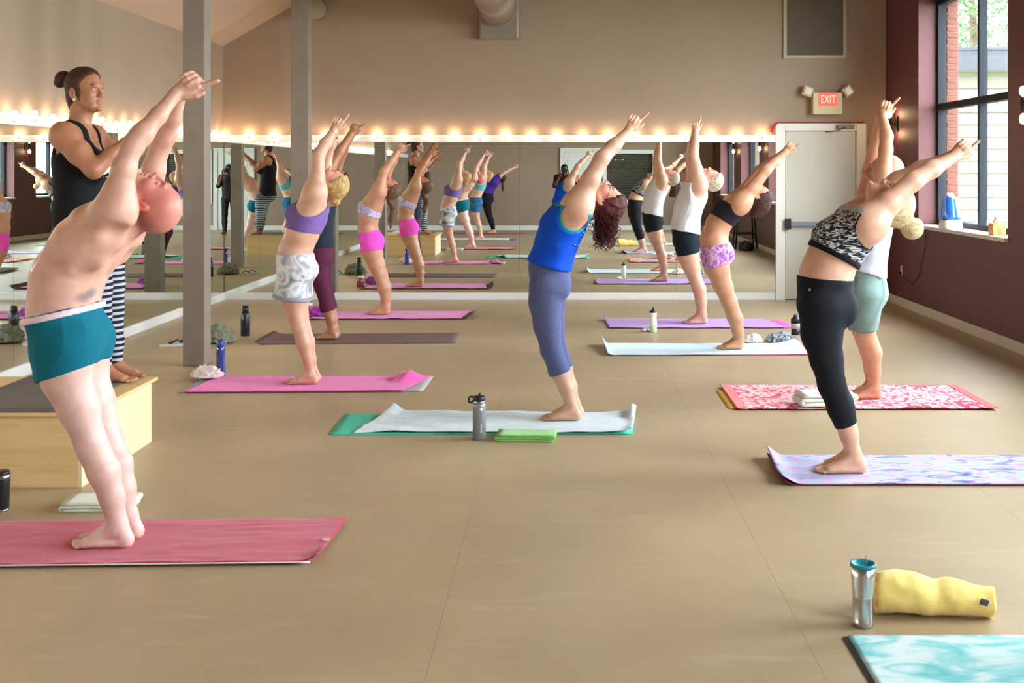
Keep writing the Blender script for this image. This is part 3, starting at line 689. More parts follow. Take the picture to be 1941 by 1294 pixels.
# ---------------------------------------------------------------- folded, rolled and crumpled cloth
def folded(name, w, d, lay, th, m, loc, rz, label, seed=1, band=None):
    """strip folded zig-zag in the y-z section, extruded along x"""
    path = []
    for k in range(lay):
        ys_ = (-d / 2, d / 2) if k % 2 == 0 else (d / 2, -d / 2)
        zc = th * (k + 0.5) * 1.08
        for i in range(9):
            path.append((ys_[0] + (ys_[1] - ys_[0]) * i / 8 * 1.0, zc))
        if k < lay - 1:
            sgn = 1 if k % 2 == 0 else -1
            for a in (-60, 0, 60):
                path.append((ys_[1] + sgn * th * 0.54 * math.cos(math.radians(a)), zc + th * 0.54 + th * 0.54 * math.sin(math.radians(a))))
    n = len(path); v, f = [], []
    nx_ = 14
    for i in range(nx_ + 1):
        x_ = -w / 2 + w * i / nx_
        for s in (1, -1):
            for j, (y_, z_) in enumerate(path):
                p0_, p1_ = path[max(0, j - 1)], path[min(n - 1, j + 1)]
                ty, tz = p1_[0] - p0_[0], p1_[1] - p0_[1]; ln = math.hypot(ty, tz) + 1e-9
                ny_, nz_ = -tz / ln, ty / ln
                hh_ = th * 0.46
                jx = 0.008 * nz(y_ * 9 + seed, z_ * 60, seed)
                zz_ = z_ + s * nz_ * hh_ + 0.004 * nz(x_ * 11 + seed, y_ * 11, seed) * (z_ / (th * lay))
                v.append((x_ + jx, y_ + s * ny_ * hh_, max(0.0005, zz_)))
    R = 2 * n
    for i in range(nx_):
        for j in range(n - 1):
            f.append((i * R + j, i * R + j + 1, (i + 1) * R + j + 1, (i + 1) * R + j))
            f.append((i * R + n + j + 1, i * R + n + j, (i + 1) * R + n + j, (i + 1) * R + n + j + 1))
        f.append((i * R, (i + 1) * R, (i + 1) * R + n, i * R + n)); f.append((i * R + n - 1, i * R + R - 1, (i + 1) * R + R - 1, (i + 1) * R + n - 1))
    for i in (0, nx_):
        for j in range(n - 1): f.append((i * R + j, i * R + j + 1, i * R + n + j + 1, i * R + n + j))
    o = from_py(name, v, f, m, None, loc, rz=rz)
    return tag(o, label, 'towel', 'folded hand towels')
folded('folded_towel', 0.17, 0.31, 3, 0.014, terry('terry_mint', srgb(222, 226, 204)), gpt(192, 961), math.radians(90 + 4), 'folded pale mint towel on the floor behind the bald man', 2)
g0 = gpt(997, 832); folded('folded_towel', 0.16, 0.33, 3, 0.013, terry('terry_green', srgb(140, 206, 108)), g0, math.radians(90 - 3), 'folded lime green towel beside the grey bottle', 5)
w0 = gpt(1567, 775); folded('folded_towel', 0.2, 0.34, 3, 0.026, terry('terry_white', srgb(236, 236, 230)), (w0.x, 7.99, 0.022), math.radians(90 + 6), 'folded white towel on the damask towel', 7)

def crumple(name, size, loc, m, label, seed, cat='cloth', sub=4, rz=0.0, group=None, amp=0.45, fr=5.0):
    bm = bmesh.new(); bmesh.ops.create_icosphere(bm, subdivisions=sub + 1, radius=1.0)
    for v in bm.verts:
        p = v.co.normalized()
        a = 1 - abs(mnoise.noise(p * fr * 0.35 + Vector((seed, seed * 2.1, 0)))) * 1.6
        b = 1 - abs(mnoise.noise(p * fr * 0.8 + Vector((0, seed, seed * 1.7)))) * 2.0
        r = 0.72 + amp * (0.6 * a + 0.4 * b - 0.5)
        q = p * r
        z = q.z
        if z < 0: z *= 0.12
        v.co = Vector((q.x * size[0], q.y * size[1], z * size[2]))
    lo = min(v.co.z for v in bm.verts)
    for v in bm.verts: v.co.z += 0.0005 - lo
    o = from_bm(name, bm, m, None, loc, True, rz)
    return tag(o, label, cat, group)
c0 = gpt(390, 722); crumple('crumpled_towel', (0.14, 0.10, 0.1), (c0.x, 9.02, 0.022), terry('terry_blush', srgb(246, 230, 226)), 'crumpled off-white towel at the end of the pink mat', 1.7, 'towel', 4)
c1 = gpt(606, 604); crumple('crumpled_towel', (0.17, 0.11, 0.11), (c1.x, 12.83, 0.026), terry('terry_purple', srgb(168, 62, 164)), 'crumpled purple towel on the mat by the pillar', 3.9, 'towel', 4)
c2 = gpt(411, 649); crumple('olive_jacket', (0.2, 0.14, 0.17), (c2.x, c2.y, 0.0), mat('olive_cloth', srgb(128, 130, 110), 0.9, var=0.2, bump=0.4), 'olive cloth bag heaped on the floor behind the pillar', 6.3, 'bag', 4)
c3 = gpt(1428, 650); crumple('crumpled_cloth', (0.10, 0.07, 0.09), (c3.x, 10.99, 0.001), terry('terry_snow', srgb(242, 242, 242)), 'crumpled white cloth beside the ice blue towel', 8.8, 'cloth', 4)
c4 = gpt(1484, 652); crumple('crumpled_shirt', (0.17, 0.08, 0.10), (c4.x, 11.0, 0.001), pattern('shirt_print', [(0.4, srgb(96, 106, 128)), (0.55, srgb(170, 178, 192)), (0.65, srgb(226, 228, 232))], 'noise', 26, rough=0.9), 'crumpled blue grey printed shirt beside the ice blue towel', 2.9, 'shirt', 4)
# sandal by the pillar
sd0 = gpt(338, 653)
for k, (dx, dy) in enumerate(((0, 0), (0.06, 0.13))):
    s = empty('flip_flop', (sd0.x + dx - 0.03, sd0.y + dy - 0.06, 0), 'dark flip-flop behind the pillar, %s' % ['nearer the camera', 'nearer the mirror'][k], 'sandal', 'pair of flip-flops')
    v, f = [], []
    out = [(-0.13, 0.0), (-0.12, 0.03), (-0.05, 0.034), (0.04, 0.044), (0.11, 0.035), (0.13, 0.0), (0.11, -0.035), (0.04, -0.044), (-0.05, -0.034), (-0.12, -0.03)]
    for z_ in (0.0, 0.018):
        for p in out: v.append((p[0], p[1], z_))
    n = len(out); f = [tuple(range(n)), tuple(range(n, 2 * n))] + [(i, (i + 1) % n, n + (i + 1) % n, n + i) for i in range(n)]
    from_py('sole', v, f, mat('sandal_sole', srgb(190, 186, 176), 0.8), s, smooth=False)
    tube('strap', [(0.08, 0, 0.018), (0.04, 0.0, 0.05), (-0.03, 0.034, 0.02)], 0.007, M_black, s, n=6); tube('strap', [(0.08, 0, 0.018), (0.04, 0.0, 0.05), (-0.03, -0.034, 0.02)], 0.007, M_black, s, n=6)
    s.rotation_euler = (0, 0, 0.5)

# rolled yellow towel
def rolled(loc, rz):
    root = empty('rolled_towel', loc, 'rolled yellow towel lying beside the steel tumbler', 'towel')
    L_, turns = 0.40, 2.6
    n, nx_ = 90, 40
    v, f = [], []
    th = 0.017
    def sec(j, t):
        a = 2 * math.pi * turns * (j / n) ; rr = 0.012 + (0.086 - 0.012) * (j / n)
        return a, rr
    for i in range(nx_ + 1):
        t = i / nx_; x_ = -L_ / 2 + L_ * t
        sc = 1.0 - 0.33 * t ** 1.4
        if t < 0.06: sc *= 0.93 + 0.07 * t / 0.06
        sc *= 1 - 0.10 * math.exp(-((t - 0.52) / 0.07) ** 2) + 0.05 * math.exp(-((t - 0.7) / 0.1) ** 2)
        for s in (1, -1):
            for j in range(n + 1):
                a, r0 = sec(j, t)
                r1 = r0 + s * th * 0.47
                y_ = r1 * math.cos(a + 2.2) * 0.95; z_ = r1 * math.sin(a + 2.2)
                wr_ = 0.010 * nz(x_ * 11, math.cos(a) * 1.3, math.sin(a) * 1.3) + 0.016 * nz(x_ * 5 + 3, math.cos(a), 5 + math.sin(a)) + 0.007 * nz(x_ * 26, math.cos(a) * 3, math.sin(a) * 3)
                v.append((x_ + 0.01 * nz(a * 0.7, 2.0, 1.0) * (1 if t > .9 or t < .1 else 0), y_ * sc * (1 + wr_ * 8), 0.091 * (0.35 + 0.65 * sc) + z_ * sc * (1 + wr_ * 8) * (0.96 if z_ > 0 else 0.9)))
    R = 2 * (n + 1); m1 = n + 1
    for i in range(nx_):
        for j in range(n):
            f.append((i * R + j, i * R + j + 1, (i + 1) * R + j + 1, (i + 1) * R + j)); f.append((i * R + m1 + j + 1, i * R + m1 + j, (i + 1) * R + m1 + j, (i + 1) * R + m1 + j + 1))
        f.append((i * R, (i + 1) * R, (i + 1) * R + m1, i * R + m1)); f.append((i * R + n, i * R + R - 1, (i + 1) * R + R - 1, (i + 1) * R + n))
    for i in (0, nx_):
        for j in range(n): f.append((i * R + j, i * R + j + 1, i * R + m1 + j + 1, i * R + m1 + j))
    for i in range(nx_ + 1):                      # every section rests on the floor
        zm = min(v[k][2] for k in range(i * R, (i + 1) * R))
        for k in range(i * R, (i + 1) * R): v[k] = (v[k][0], v[k][1], v[k][2] - zm + 0.001 + 0.004 * abs(math.sin(i * 0.35)))
    from_py('towel_roll', v, f, terry('terry_yellow', srgb(255, 220, 128), 0.06), root)
    tgm = mat('care_tag', srgb(82, 84, 104), 0.7, var=0.05)
    t_ = box('care_tag', (-0.014, -0.003, -0.012), (0.014, 0.003, 0.012), tgm, root, loc=(0.158, -0.062, 0.075), bev=0.002); t_.rotation_euler = (0.3, 0.25, 0)
    root.rotation_euler = (0, 0, rz)
yl = gpt(1782, 1180)
rolled((yl.x, yl.y + 0.07, 0), math.radians(-7))

# ---------------------------------------------------------------- bottles
def bottle_root(name, px, py, label, group='water bottles', cat='bottle'):
    return empty(name, gpt(px, py), label, cat, group)
# steel tumbler
t = bottle_root('steel_tumbler', 1636, 1186, 'brushed steel tumbler with teal rim beside the yellow towel', cat='tumbler')
M_brushed = mat('brushed_steel', srgb(200, 196, 192), 0.28, 1.0, var=0.04, scale=60)
lathe('body', [(0.030, 0.0), (0.0345, 0.002), (0.0355, 0.02), (0.0345, 0.022), (0.0365, 0.10), (0.0375, 0.102), (0.0372, 0.106), (0.041, 0.17), (0.0405, 0.172), (0.0425, 0.203), (0.040, 0.204), (0.039, 0.18), (0.0, 0.178)], M_brushed, t, n=40)
lathe('rim', [(0.0395, 0.2045), (0.0438, 0.2045), (0.0442, 0.213), (0.0425, 0.217), (0.037, 0.216), (0.035, 0.206), (0.0, 0.204)], mat('teal_lid', srgb(20, 140, 158), 0.25, var=0.03), t, n=40)
tube('straw', [(0.012, 0.01, 0.2045), (0.016, 0.014, 0.237)], 0.0025, mat('straw_grey', srgb(150, 150, 146), 0.3), t, n=8)
# black tumbler at the left edge
t = bottle_root('black_tumbler', 1, 968, 'black insulated tumbler with steel rings at the left edge', cat='tumbler')
M_blk = mat('bottle_black', srgb(34, 36, 42), 0.35, var=0.03)
lathe('body', [(0.034, 0.012), (0.037, 0.014), (0.043, 0.15), (0.043, 0.152)], M_blk, t); lathe('base_ring', [(0.033, 0.0), (0.0355, 0.001), (0.0365, 0.012), (0.03, 0.0125)], M_steel, t); lathe('rim', [(0.0435, 0.1525), (0.0445, 0.156), (0.044, 0.168), (0.041, 0.17)], M_steel, t)
lathe('lid', [(0.0405, 0.1705), (0.041, 0.178), (0.038, 0.184), (0.01, 0.186)], M_blk, t)
# blue bottle
t = bottle_root('blue_bottle', 418, 713, 'translucent blue water bottle beside the white crumpled towel')
def blue_plastic():
    m = mat('blue_plastic', srgb(64, 78, 172), 0.15, var=0.15, scale=12, coat=0.5)
    m.node_tree.nodes['Principled BSDF'].inputs['Transmission Weight'].default_value = 0.35
    return m
lathe('body', [(0.030, 0), (0.035, 0.006), (0.035, 0.10), (0.033, 0.13), (0.035, 0.16), (0.035, 0.205), (0.031, 0.22), (0.028, 0.232)], blue_plastic(), t)
lathe('cap', [(0.031, 0.2325), (0.032, 0.236), (0.032, 0.262), (0.024, 0.272), (0.014, 0.282)], mat('blue_cap', srgb(52, 84, 160), 0.35, var=0), t)
tube('carry_loop', [(0.034 + 0.013 * math.cos(a), -0.012, 0.252 + 0.013 * math.sin(a)) for a in [i * 0.6283 for i in range(10)]], 0.004, mat('loop_cyan', srgb(120, 196, 226), 0.4, var=0), t, closed=True)
# black bottles
t = bottle_root('black_bottle', 465, 636, 'slim black insulated bottle standing alone beyond the pillar')
lathe('body', [(0.040, 0), (0.0435, 0.004), (0.0435, 0.205), (0.038, 0.218), (0.028, 0.226)], M_blk, t); lathe('cap', [(0.0285, 0.2265), (0.031, 0.23), (0.031, 0.262), (0.026, 0.268)], M_black, t)
box('handle', (-0.03, -0.008, 0.268), (0.03, 0.008, 0.284), M_black, t, bev=0.006)
t.children[0]['label'] = 'matte black bottle body'
tube('emblem', [(-0.018 + 0.009 * math.sin(k * 1.3), -0.0425, 0.16 + 0.03 * k / 6) for k in range(7)], 0.0018, M_white, t, n=5)
# grey sports bottle
t = bottle_root('grey_bottle', 908.5, 832, 'grey steel bottle with black straw lid on the floor by the pale blue towel')
M_gb = mat('bottle_grey', srgb(142, 146, 152), 0.35, 0.3, var=0.03)
lathe('body', [(0.034, 0), (0.0385, 0.004), (0.0385, 0.19), (0.0375, 0.205), (0.030, 0.215)], M_gb, t); lathe('neck_ring', [(0.0345, 0.2152), (0.0355, 0.217), (0.0355, 0.222), (0.034, 0.2235)], M_steel, t)
lathe('lid', [(0.0335, 0.224), (0.0355, 0.226), (0.0355, 0.245), (0.030, 0.252), (0.012, 0.254)], M_black, t)
tube('spout', [(0.004, 0, 0.25), (0.002, 0, 0.268)], 0.008, M_black, t); tube('carry_loop', [(-0.03, 0, 0.243), (-0.052, 0, 0.247), (-0.062, 0, 0.235), (-0.06, 0, 0.215), (-0.048, 0, 0.212), (-0.036, 0, 0.224)], 0.0065, M_black, t)
lathe('emblem', [(0.0095, 0.0), (0.0095, 0.001)], M_white, t, loc=(0.012, -0.0372, 0.178), n=14).rotation_euler = (math.pi / 2, 0, 0.3)
box('emblem', (-0.004, -0.001, -0.026), (0.004, 0.001, 0.026), mat('emblem_pale', srgb(190, 194, 198), 0.5, var=0), t, loc=(0.013, -0.0368, 0.07)).rotation_euler = (0, 0, 0.34)
# white squeeze bottle
t = bottle_root('white_bottle', 1238, 629, 'white squeeze bottle with black cap standing before the lavender towel')
M_wb = pattern('bottle_white', [(0.25, srgb(206, 232, 196)), (0.6, srgb(238, 244, 234)), (0.9, srgb(244, 246, 240))], 'wavez', 1.2, (1, 1, 1), 0.35, 0.0, 0)
lathe('body', [(0.032, 0), (0.036, 0.005), (0.036, 0.11), (0.031, 0.13), (0.031, 0.145), (0.036, 0.165), (0.034, 0.188)], M_wb, t); lathe('cap', [(0.035, 0.1885), (0.035, 0.2), (0.02, 0.214), (0.009, 0.218)], M_black, t); lathe('nozzle', [(0.007, 0.2185), (0.008, 0.235), (0.005, 0.24)], M_black, t)
crumple('crumpled_cloth', (0.06, 0.04, 0.035), gpt(1229, 628) + Vector((-0.028, 0.01, 0)), terry('terry_snow', srgb(242, 242, 242)), 'small white cloth at the foot of the white squeeze bottle', 4.1, 'cloth', 3)
# black and clear shaker
t = bottle_root('shaker_bottle', 1508, 634, 'black and clear shaker bottle behind the ice blue towel')
lathe('body', [(0.036, 0.0), (0.04, 0.004), (0.042, 0.055)], M_black, t); lathe('clear_band', [(0.042, 0.0555), (0.043, 0.11)], mat('shaker_clear', srgb(188, 190, 192), 0.2, var=0.05), t); lathe('lid', [(0.0445, 0.1105), (0.045, 0.15), (0.03, 0.162), (0.014, 0.18)], M_black, t)
tube('carry_loop', [(-0.02, 0, 0.16), (-0.012, 0, 0.188), (0.012, 0, 0.19), (0.022, 0, 0.16)], 0.005, M_black, t)
# jar
t = empty('jar', (-2.74, 12.98, 0), 'red drink jar with white lid by the purple towel', 'jar', 'water bottles')
lathe('body', [(0.045, 0.0), (0.05, 0.005), (0.05, 0.10), (0.04, 0.115)], mat('jar_red', srgb(168, 74, 86), 0.2, var=0.1), t); lathe('lid', [(0.043, 0.1155), (0.045, 0.118), (0.045, 0.142), (0.04, 0.145)], M_white, t)
t = empty('teal_bottle', (-2.52, 2.35, 0), 'clear teal bottle beside the white towel, seen only in the mirror', 'bottle', 'water bottles')
lathe('body', [(0.034, 0.0), (0.038, 0.005), (0.038, 0.2), (0.024, 0.225)], mat('bottle_teal', srgb(120, 190, 200), 0.2, var=0.1), t); lathe('cap', [(0.025, 0.2255), (0.026, 0.255), (0.02, 0.26)], M_white, t)

# ---------------------------------------------------------------- sill things
h = empty('humidifier', (XR + 0.05, 12.35, WZ0 - 0.001), 'blue plastic humidifier with white base on the window sill', 'humidifier')
M_hb = mat('humidifier_blue', srgb(24, 104, 214), 0.2, var=0.12, scale=8, coat=0.4); M_hb.node_tree.nodes['Principled BSDF'].inputs['Transmission Weight'].default_value = 0.3
def squircle(name, secs, m, par, loc):
    v, f = [], []; n = 24
    for (hx1, hy1, z1) in secs:
        for i in range(n):
            a = 2 * math.pi * i / n; c_, s_ = math.cos(a), math.sin(a); e = 0.55
            v.append((hx1 * abs(c_) ** e * (1 if c_ > 0 else -1), hy1 * abs(s_) ** e * (1 if s_ > 0 else -1), z1))
    for j in range(len(secs) - 1):
        for i in range(n): f.append((j * n + i, j * n + (i + 1) % n, (j + 1) * n + (i + 1) % n, (j + 1) * n + i))
    f.append(tuple(range(n))); f.append(tuple((len(secs) - 1) * n + i for i in range(n)))
    return from_py(name, v, f, m, par, loc)
squircle('base', [(0.10, 0.13, 0.0), (0.105, 0.135, 0.02), (0.095, 0.12, 0.085), (0.09, 0.115, 0.09)], M_white, h, (0, 0, 0))
squircle('tank', [(0.085, 0.11, 0.0905), (0.086, 0.112, 0.12), (0.07, 0.085, 0.30), (0.06, 0.07, 0.32)], M_hb, h, (0, 0, 0))
squircle('nozzle', [(0.04, 0.045, 0.3205), (0.036, 0.04, 0.345), (0.02, 0.03, 0.36)], M_white, h, (0.0, 0.02, 0))
lathe('dial', [(0.024, 0.0), (0.024, 0.018), (0.015, 0.022)], M_black, h, loc=(-0.075, -0.07, 0.11), n=16).rotation_euler = (0, -math.pi / 2, 0)
tb = empty('tissue_box', (XR + 0.07, 11.08, WZ0 - 0.001), 'orange tissue box with a tissue pulled up on the window sill', 'tissue box')
b_ = box('carton', (-0.06, -0.06, 0), (0.06, 0.06, 0.11), pattern('tissue_orange', [(0.4, srgb(240, 150, 84)), (0.6, srgb(246, 190, 140))], 'noise', 9, rough=0.6), tb, bev=0.003)
crumple('tissue', (0.045, 0.03, 0.075), (0, 0, 0.1095), terry('tissue_white', srgb(246, 246, 244)), None, 5.5, None, 3).parent = tb

# ---------------------------------------------------------------- things along the maroon wall (seen in the mirror)
st = empty('bar_stool', (3.62, 4.9, 0), 'black wooden bar stool against the maroon wall, seen in the mirror', 'stool')
M_bw = mat('black_wood', srgb(36, 32, 32), 0.5, var=0.1)
box('seat', (-0.2, -0.2, 0.84), (0.2, 0.2, 0.88), M_bw, st, bev=0.012)
for sx in (-1, 1):
    for sy in (-1, 1): tube('leg', [(sx * 0.15, sy * 0.15, 0.84), (sx * 0.21, sy * 0.21, 0.0)], 0.02, M_bw, st)
for sx in (-1, 1):
    tube('stretcher', [(sx * 0.197, -0.197, 0.16), (sx * 0.197, 0.197, 0.16)], 0.013, M_bw, st); tube('stretcher', [(-0.185, sx * 0.185, 0.3), (0.185, sx * 0.185, 0.3)], 0.013, M_bw, st)
tw = folded('folded_towel', 0.28, 0.34, 3, 0.02, MATS['terry_white'], (3.62, 4.9, 0.8805), 0.1, 'folded white towel on the black bar stool', 9)
crumple('gym_bag', (0.2, 0.26, 0.24), (3.55, 5.6, 0), mat('bag_black', srgb(30, 30, 34), 0.7, var=0.2, bump=0.3), 'black gym bag on the floor beside the bar stool, seen in the mirror', 3.3, 'bag', 3, amp=0.25, fr=3)
# ================================================================== PEOPLE: signed distance modelling
f32 = np.float32
class Field:
    def __init__(s, xs, ys, zs):
        s.x, s.y, s.z = xs.astype(f32), ys.astype(f32), zs.astype(f32)
        s.v = np.full((len(xs), len(ys), len(zs)), 1.0, f32)
    def sl(s, lo, hi):
        r = []
        for ax, a, b in zip((s.x, s.y, s.z), lo, hi):
            i = max(0, int(np.searchsorted(ax, a)) - 1); j = min(len(ax), int(np.searchsorted(ax, b)) + 1)
            r.append(slice(i, max(i, j)))
        return tuple(r)
    def coords(s, sl):
        return s.x[sl[0]][:, None, None], s.y[sl[1]][None, :, None], s.z[sl[2]][None, None, :]
    def union(s, p):
        m = p['k'] + 0.022
        sl = s.sl(p['lo'] - m, p['hi'] + m)
        if any(q.stop <= q.start for q in sl): return
        d = p['f'](*s.coords(sl)); a = s.v[sl]; k = p['k']
        if k > 0:
            h = np.maximum(k - np.abs(a - d), 0) / k
            s.v[sl] = np.minimum(a, d) - h * h * k * 0.25
        else: s.v[sl] = np.minimum(a, d)
    def cut(s, p):
        m = p['k'] + 0.01
        sl = s.sl(p['lo'] - m, p['hi'] + m)
        if any(q.stop <= q.start for q in sl): return
        d = -p['f'](*s.coords(sl)); a = s.v[sl]; k = max(p['k'], 1e-4)
        h = np.maximum(k - np.abs(a - d), 0) / k
        s.v[sl] = np.maximum(a, d) + h * h * k * 0.25
    def copy(s, off=0.0):
        o = Field(s.x, s.y, s.z); o.v = s.v - f32(off); return o
    def clip(s, fn):
        s.v = np.maximum(s.v, fn(s.x[:, None, None], s.y[None, :, None], s.z[None, None, :]))
    def mesh(s):
        return surface_nets(s.v, s.x, s.y, s.z)

def cone(a, b, ra, rb, ka=1.0, kb=None, k=0.02, g='torso', lat=None):
    a = np.array(a, f32); b = np.array(b, f32); kb = ka if kb is None else kb
    ab = b - a; L2 = max(float(ab @ ab), 1e-9)
    la = np.array((0, 1, 0) if lat is None else lat, f32)
    mr = max(ra * max(1, ka), rb * max(1, kb))
    def f(X, Y, Z):
        px, py, pz = X - a[0], Y - a[1], Z - a[2]
        t = np.clip((px * ab[0] + py * ab[1] + pz * ab[2]) / L2, 0, 1)
        qx, qy, qz = px - t * ab[0], py - t * ab[1], pz - t * ab[2]
        r = ra + (rb - ra) * t
        if ka == 1.0 and kb == 1.0:
            return np.sqrt(qx * qx + qy * qy + qz * qz) - r
        kk = ka + (kb - ka) * t
        ql = qx * la[0] + qy * la[1] + qz * la[2]
        d2 = qx * qx + qy * qy + qz * qz + ql * ql * (1 / (kk * kk) - 1)
        return (np.sqrt(np.maximum(d2, 0)) - r) * np.minimum(1.0, kk)
    return dict(f=f, lo=np.minimum(a, b) - mr, hi=np.maximum(a, b) + mr, k=k, g=g)
def ell(c, r, ax=None, k=0.015, g='head'):
    c = np.array(c, f32); r = np.array(r, f32)
    A = np.eye(3, dtype=f32) if ax is None else np.array(ax, f32)
    ext = np.sqrt(((A * r[:, None]) ** 2).sum(0))
    def f(X, Y, Z):
        px, py, pz = X - c[0], Y - c[1], Z - c[2]
        k0 = 0; k1 = 0
        for i in range(3):
            q = (px * A[i][0] + py * A[i][1] + pz * A[i][2]) / r[i]
            k0 = k0 + q * q; k1 = k1 + (q / r[i]) ** 2
        k0 = np.sqrt(k0)
        return k0 * (k0 - 1) / np.maximum(np.sqrt(k1), 1e-5)
    return dict(f=f, lo=c - ext, hi=c + ext, k=k, g=g)

def surface_nets(v, xs, ys, zs):
    ins = v < 0
    nx, ny, nz_ = v.shape
    c = ins[:-1, :-1, :-1].astype(np.int8)
    tot = np.zeros((nx - 1, ny - 1, nz_ - 1), np.int8)
    for dx in (0, 1):
        for dy in (0, 1):
            for dz in (0, 1):
                tot += ins[dx:nx - 1 + dx, dy:ny - 1 + dy, dz:nz_ - 1 + dz]
    act = (tot > 0) & (tot < 8)
    I, J, K = np.nonzero(act)
    n = len(I)
    if n == 0: return np.zeros((0, 3)), np.zeros((0, 4), int)
    idx = np.full(act.shape, -1, np.int32); idx[I, J, K] = np.arange(n)
    corner = {}
    for dx in (0, 1):
        for dy in (0, 1):
            for dz in (0, 1):
                corner[(dx, dy, dz)] = v[I + dx, J + dy, K + dz]
    acc = np.zeros((n, 3)); cnt = np.zeros(n)
    for ax in range(3):
        for u in (0, 1):
            for w in (0, 1):
                a = [0, 0, 0]; o = [q for q in range(3) if q != ax]
                a[o[0]] = u; a[o[1]] = w; b = list(a); b[ax] = 1
                va, vb = corner[tuple(a)], corner[tuple(b)]
                m = (va < 0) != (vb < 0)
                t = np.where(m, va / np.where(m, va - vb, 1), 0)
                p = np.zeros((n, 3)); p[:, ax] = t; p[:, o[0]] = u; p[:, o[1]] = w
                acc[m] += p[m]; cnt[m] += 1
    acc /= np.maximum(cnt, 1)[:, None]
    V = np.empty((n, 3))
    for q, (axs, ii) in enumerate(((xs, I), (ys, J), (zs, K))):
        V[:, q] = axs[ii] + acc[:, q] * (axs[ii + 1] - axs[ii])
    faces = []
    def quads(mask, inv, offs):
        A, B, C = np.nonzero(mask)
        q = [idx[A + o[0], B + o[1], C + o[2]] for o in offs]
        Q = np.stack(q, 1)
        fl = inv[A, B, C]
        Q[fl] = Q[fl][:, ::-1]
        faces.append(Q[(Q >= 0).all(1)])
    a, b = ins[:-1, 1:-1, 1:-1], ins[1:, 1:-1, 1:-1]
    quads(a != b, b, [(0, 0, 0), (0, 1, 0), (0, 1, 1), (0, 0, 1)])
    a, b = ins[1:-1, :-1, 1:-1], ins[1:-1, 1:, 1:-1]
    quads(a != b, b, [(0, 0, 0), (0, 0, 1), (1, 0, 1), (1, 0, 0)])
    a, b = ins[1:-1, 1:-1, :-1], ins[1:-1, 1:-1, 1:]
    quads(a != b, b, [(0, 0, 0), (1, 0, 0), (1, 1, 0), (0, 1, 0)])
    Fq = np.concatenate(faces)
    # one light relaxation so that the grid does not show
    for it in range(2):
        s_ = np.zeros_like(V); c_ = np.zeros(n)
        for e in range(4):
            i0, i1 = Fq[:, e], Fq[:, (e + 1) % 4]
            for q in range(3):
                s_[:, q] += np.bincount(i0, V[i1, q], n) + np.bincount(i1, V[i0, q], n)
            c_ += np.bincount(i0, minlength=n) + np.bincount(i1, minlength=n)
        V += 0.28 * (s_ / np.maximum(c_, 1)[:, None] - V)
    return V, Fq

def ruffle(V, Q, amp, freq=9.0, seed=0.0, drop=(0.3, 0.2, 1.0)):
    """soft cloth folds: warped ridges pushed along the surface normal"""
    n = len(V)
    a, b, c, d = (V[Q[:, i]] for i in range(4))
    fn = np.cross(c - a, d - b)
    N = np.zeros_like(V)
    for i in range(4):
        for q in range(3): N[:, q] += np.bincount(Q[:, i], fn[:, q], n)
    N /= np.maximum(np.linalg.norm(N, axis=1), 1e-9)[:, None]
    rs = np.random.RandomState(int(seed * 100) + 7)
    D = np.zeros(n); dr = np.array(drop) / np.linalg.norm(drop)
    for i in range(4):
        k = rs.normal(size=3); k -= dr * (k @ dr) * 0.8; k /= np.linalg.norm(k)
        k2 = rs.normal(size=3); k2 /= np.linalg.norm(k2)
        ph = rs.uniform(0, 6.28, 3); fq = freq * (0.7 + 0.6 * rs.rand())
        w = V @ k * fq * 6.28 + 1.3 * np.sin(V @ k2 * freq * 2.2 + ph[0]) + ph[1]
        m = 0.5 + 0.5 * np.sin(V @ k2 * freq * 1.7 + ph[2])
        D += (1 - np.abs(np.sin(w * 0.5))) ** 2 * m - 0.12
    return V + N * (D * amp * 0.5)[:, None]

def np_mesh(name, V, Fq, m, parent, cols=None):
    me = bpy.data.meshes.new(name)
    me.vertices.add(len(V)); me.vertices.foreach_set('co', V.astype(f32).ravel())
    me.loops.add(len(Fq) * 4); me.loops.foreach_set('vertex_index', Fq.astype(np.int32).ravel())
    me.polygons.add(len(Fq)); me.polygons.foreach_set('loop_start', np.arange(0, len(Fq) * 4, 4, dtype=np.int32))
    me.polygons.foreach_set('use_smooth', np.ones(len(Fq), bool))
    me.update(calc_edges=True)
    if cols is not None:
        at = me.color_attributes.new('tone', 'FLOAT_COLOR', 'POINT')
        at.data.foreach_set('color', np.concatenate([cols, np.ones((len(V), 1))], 1).astype(f32).ravel())
    me.materials.append(m)
    return link_mesh(name, me, None, parent)

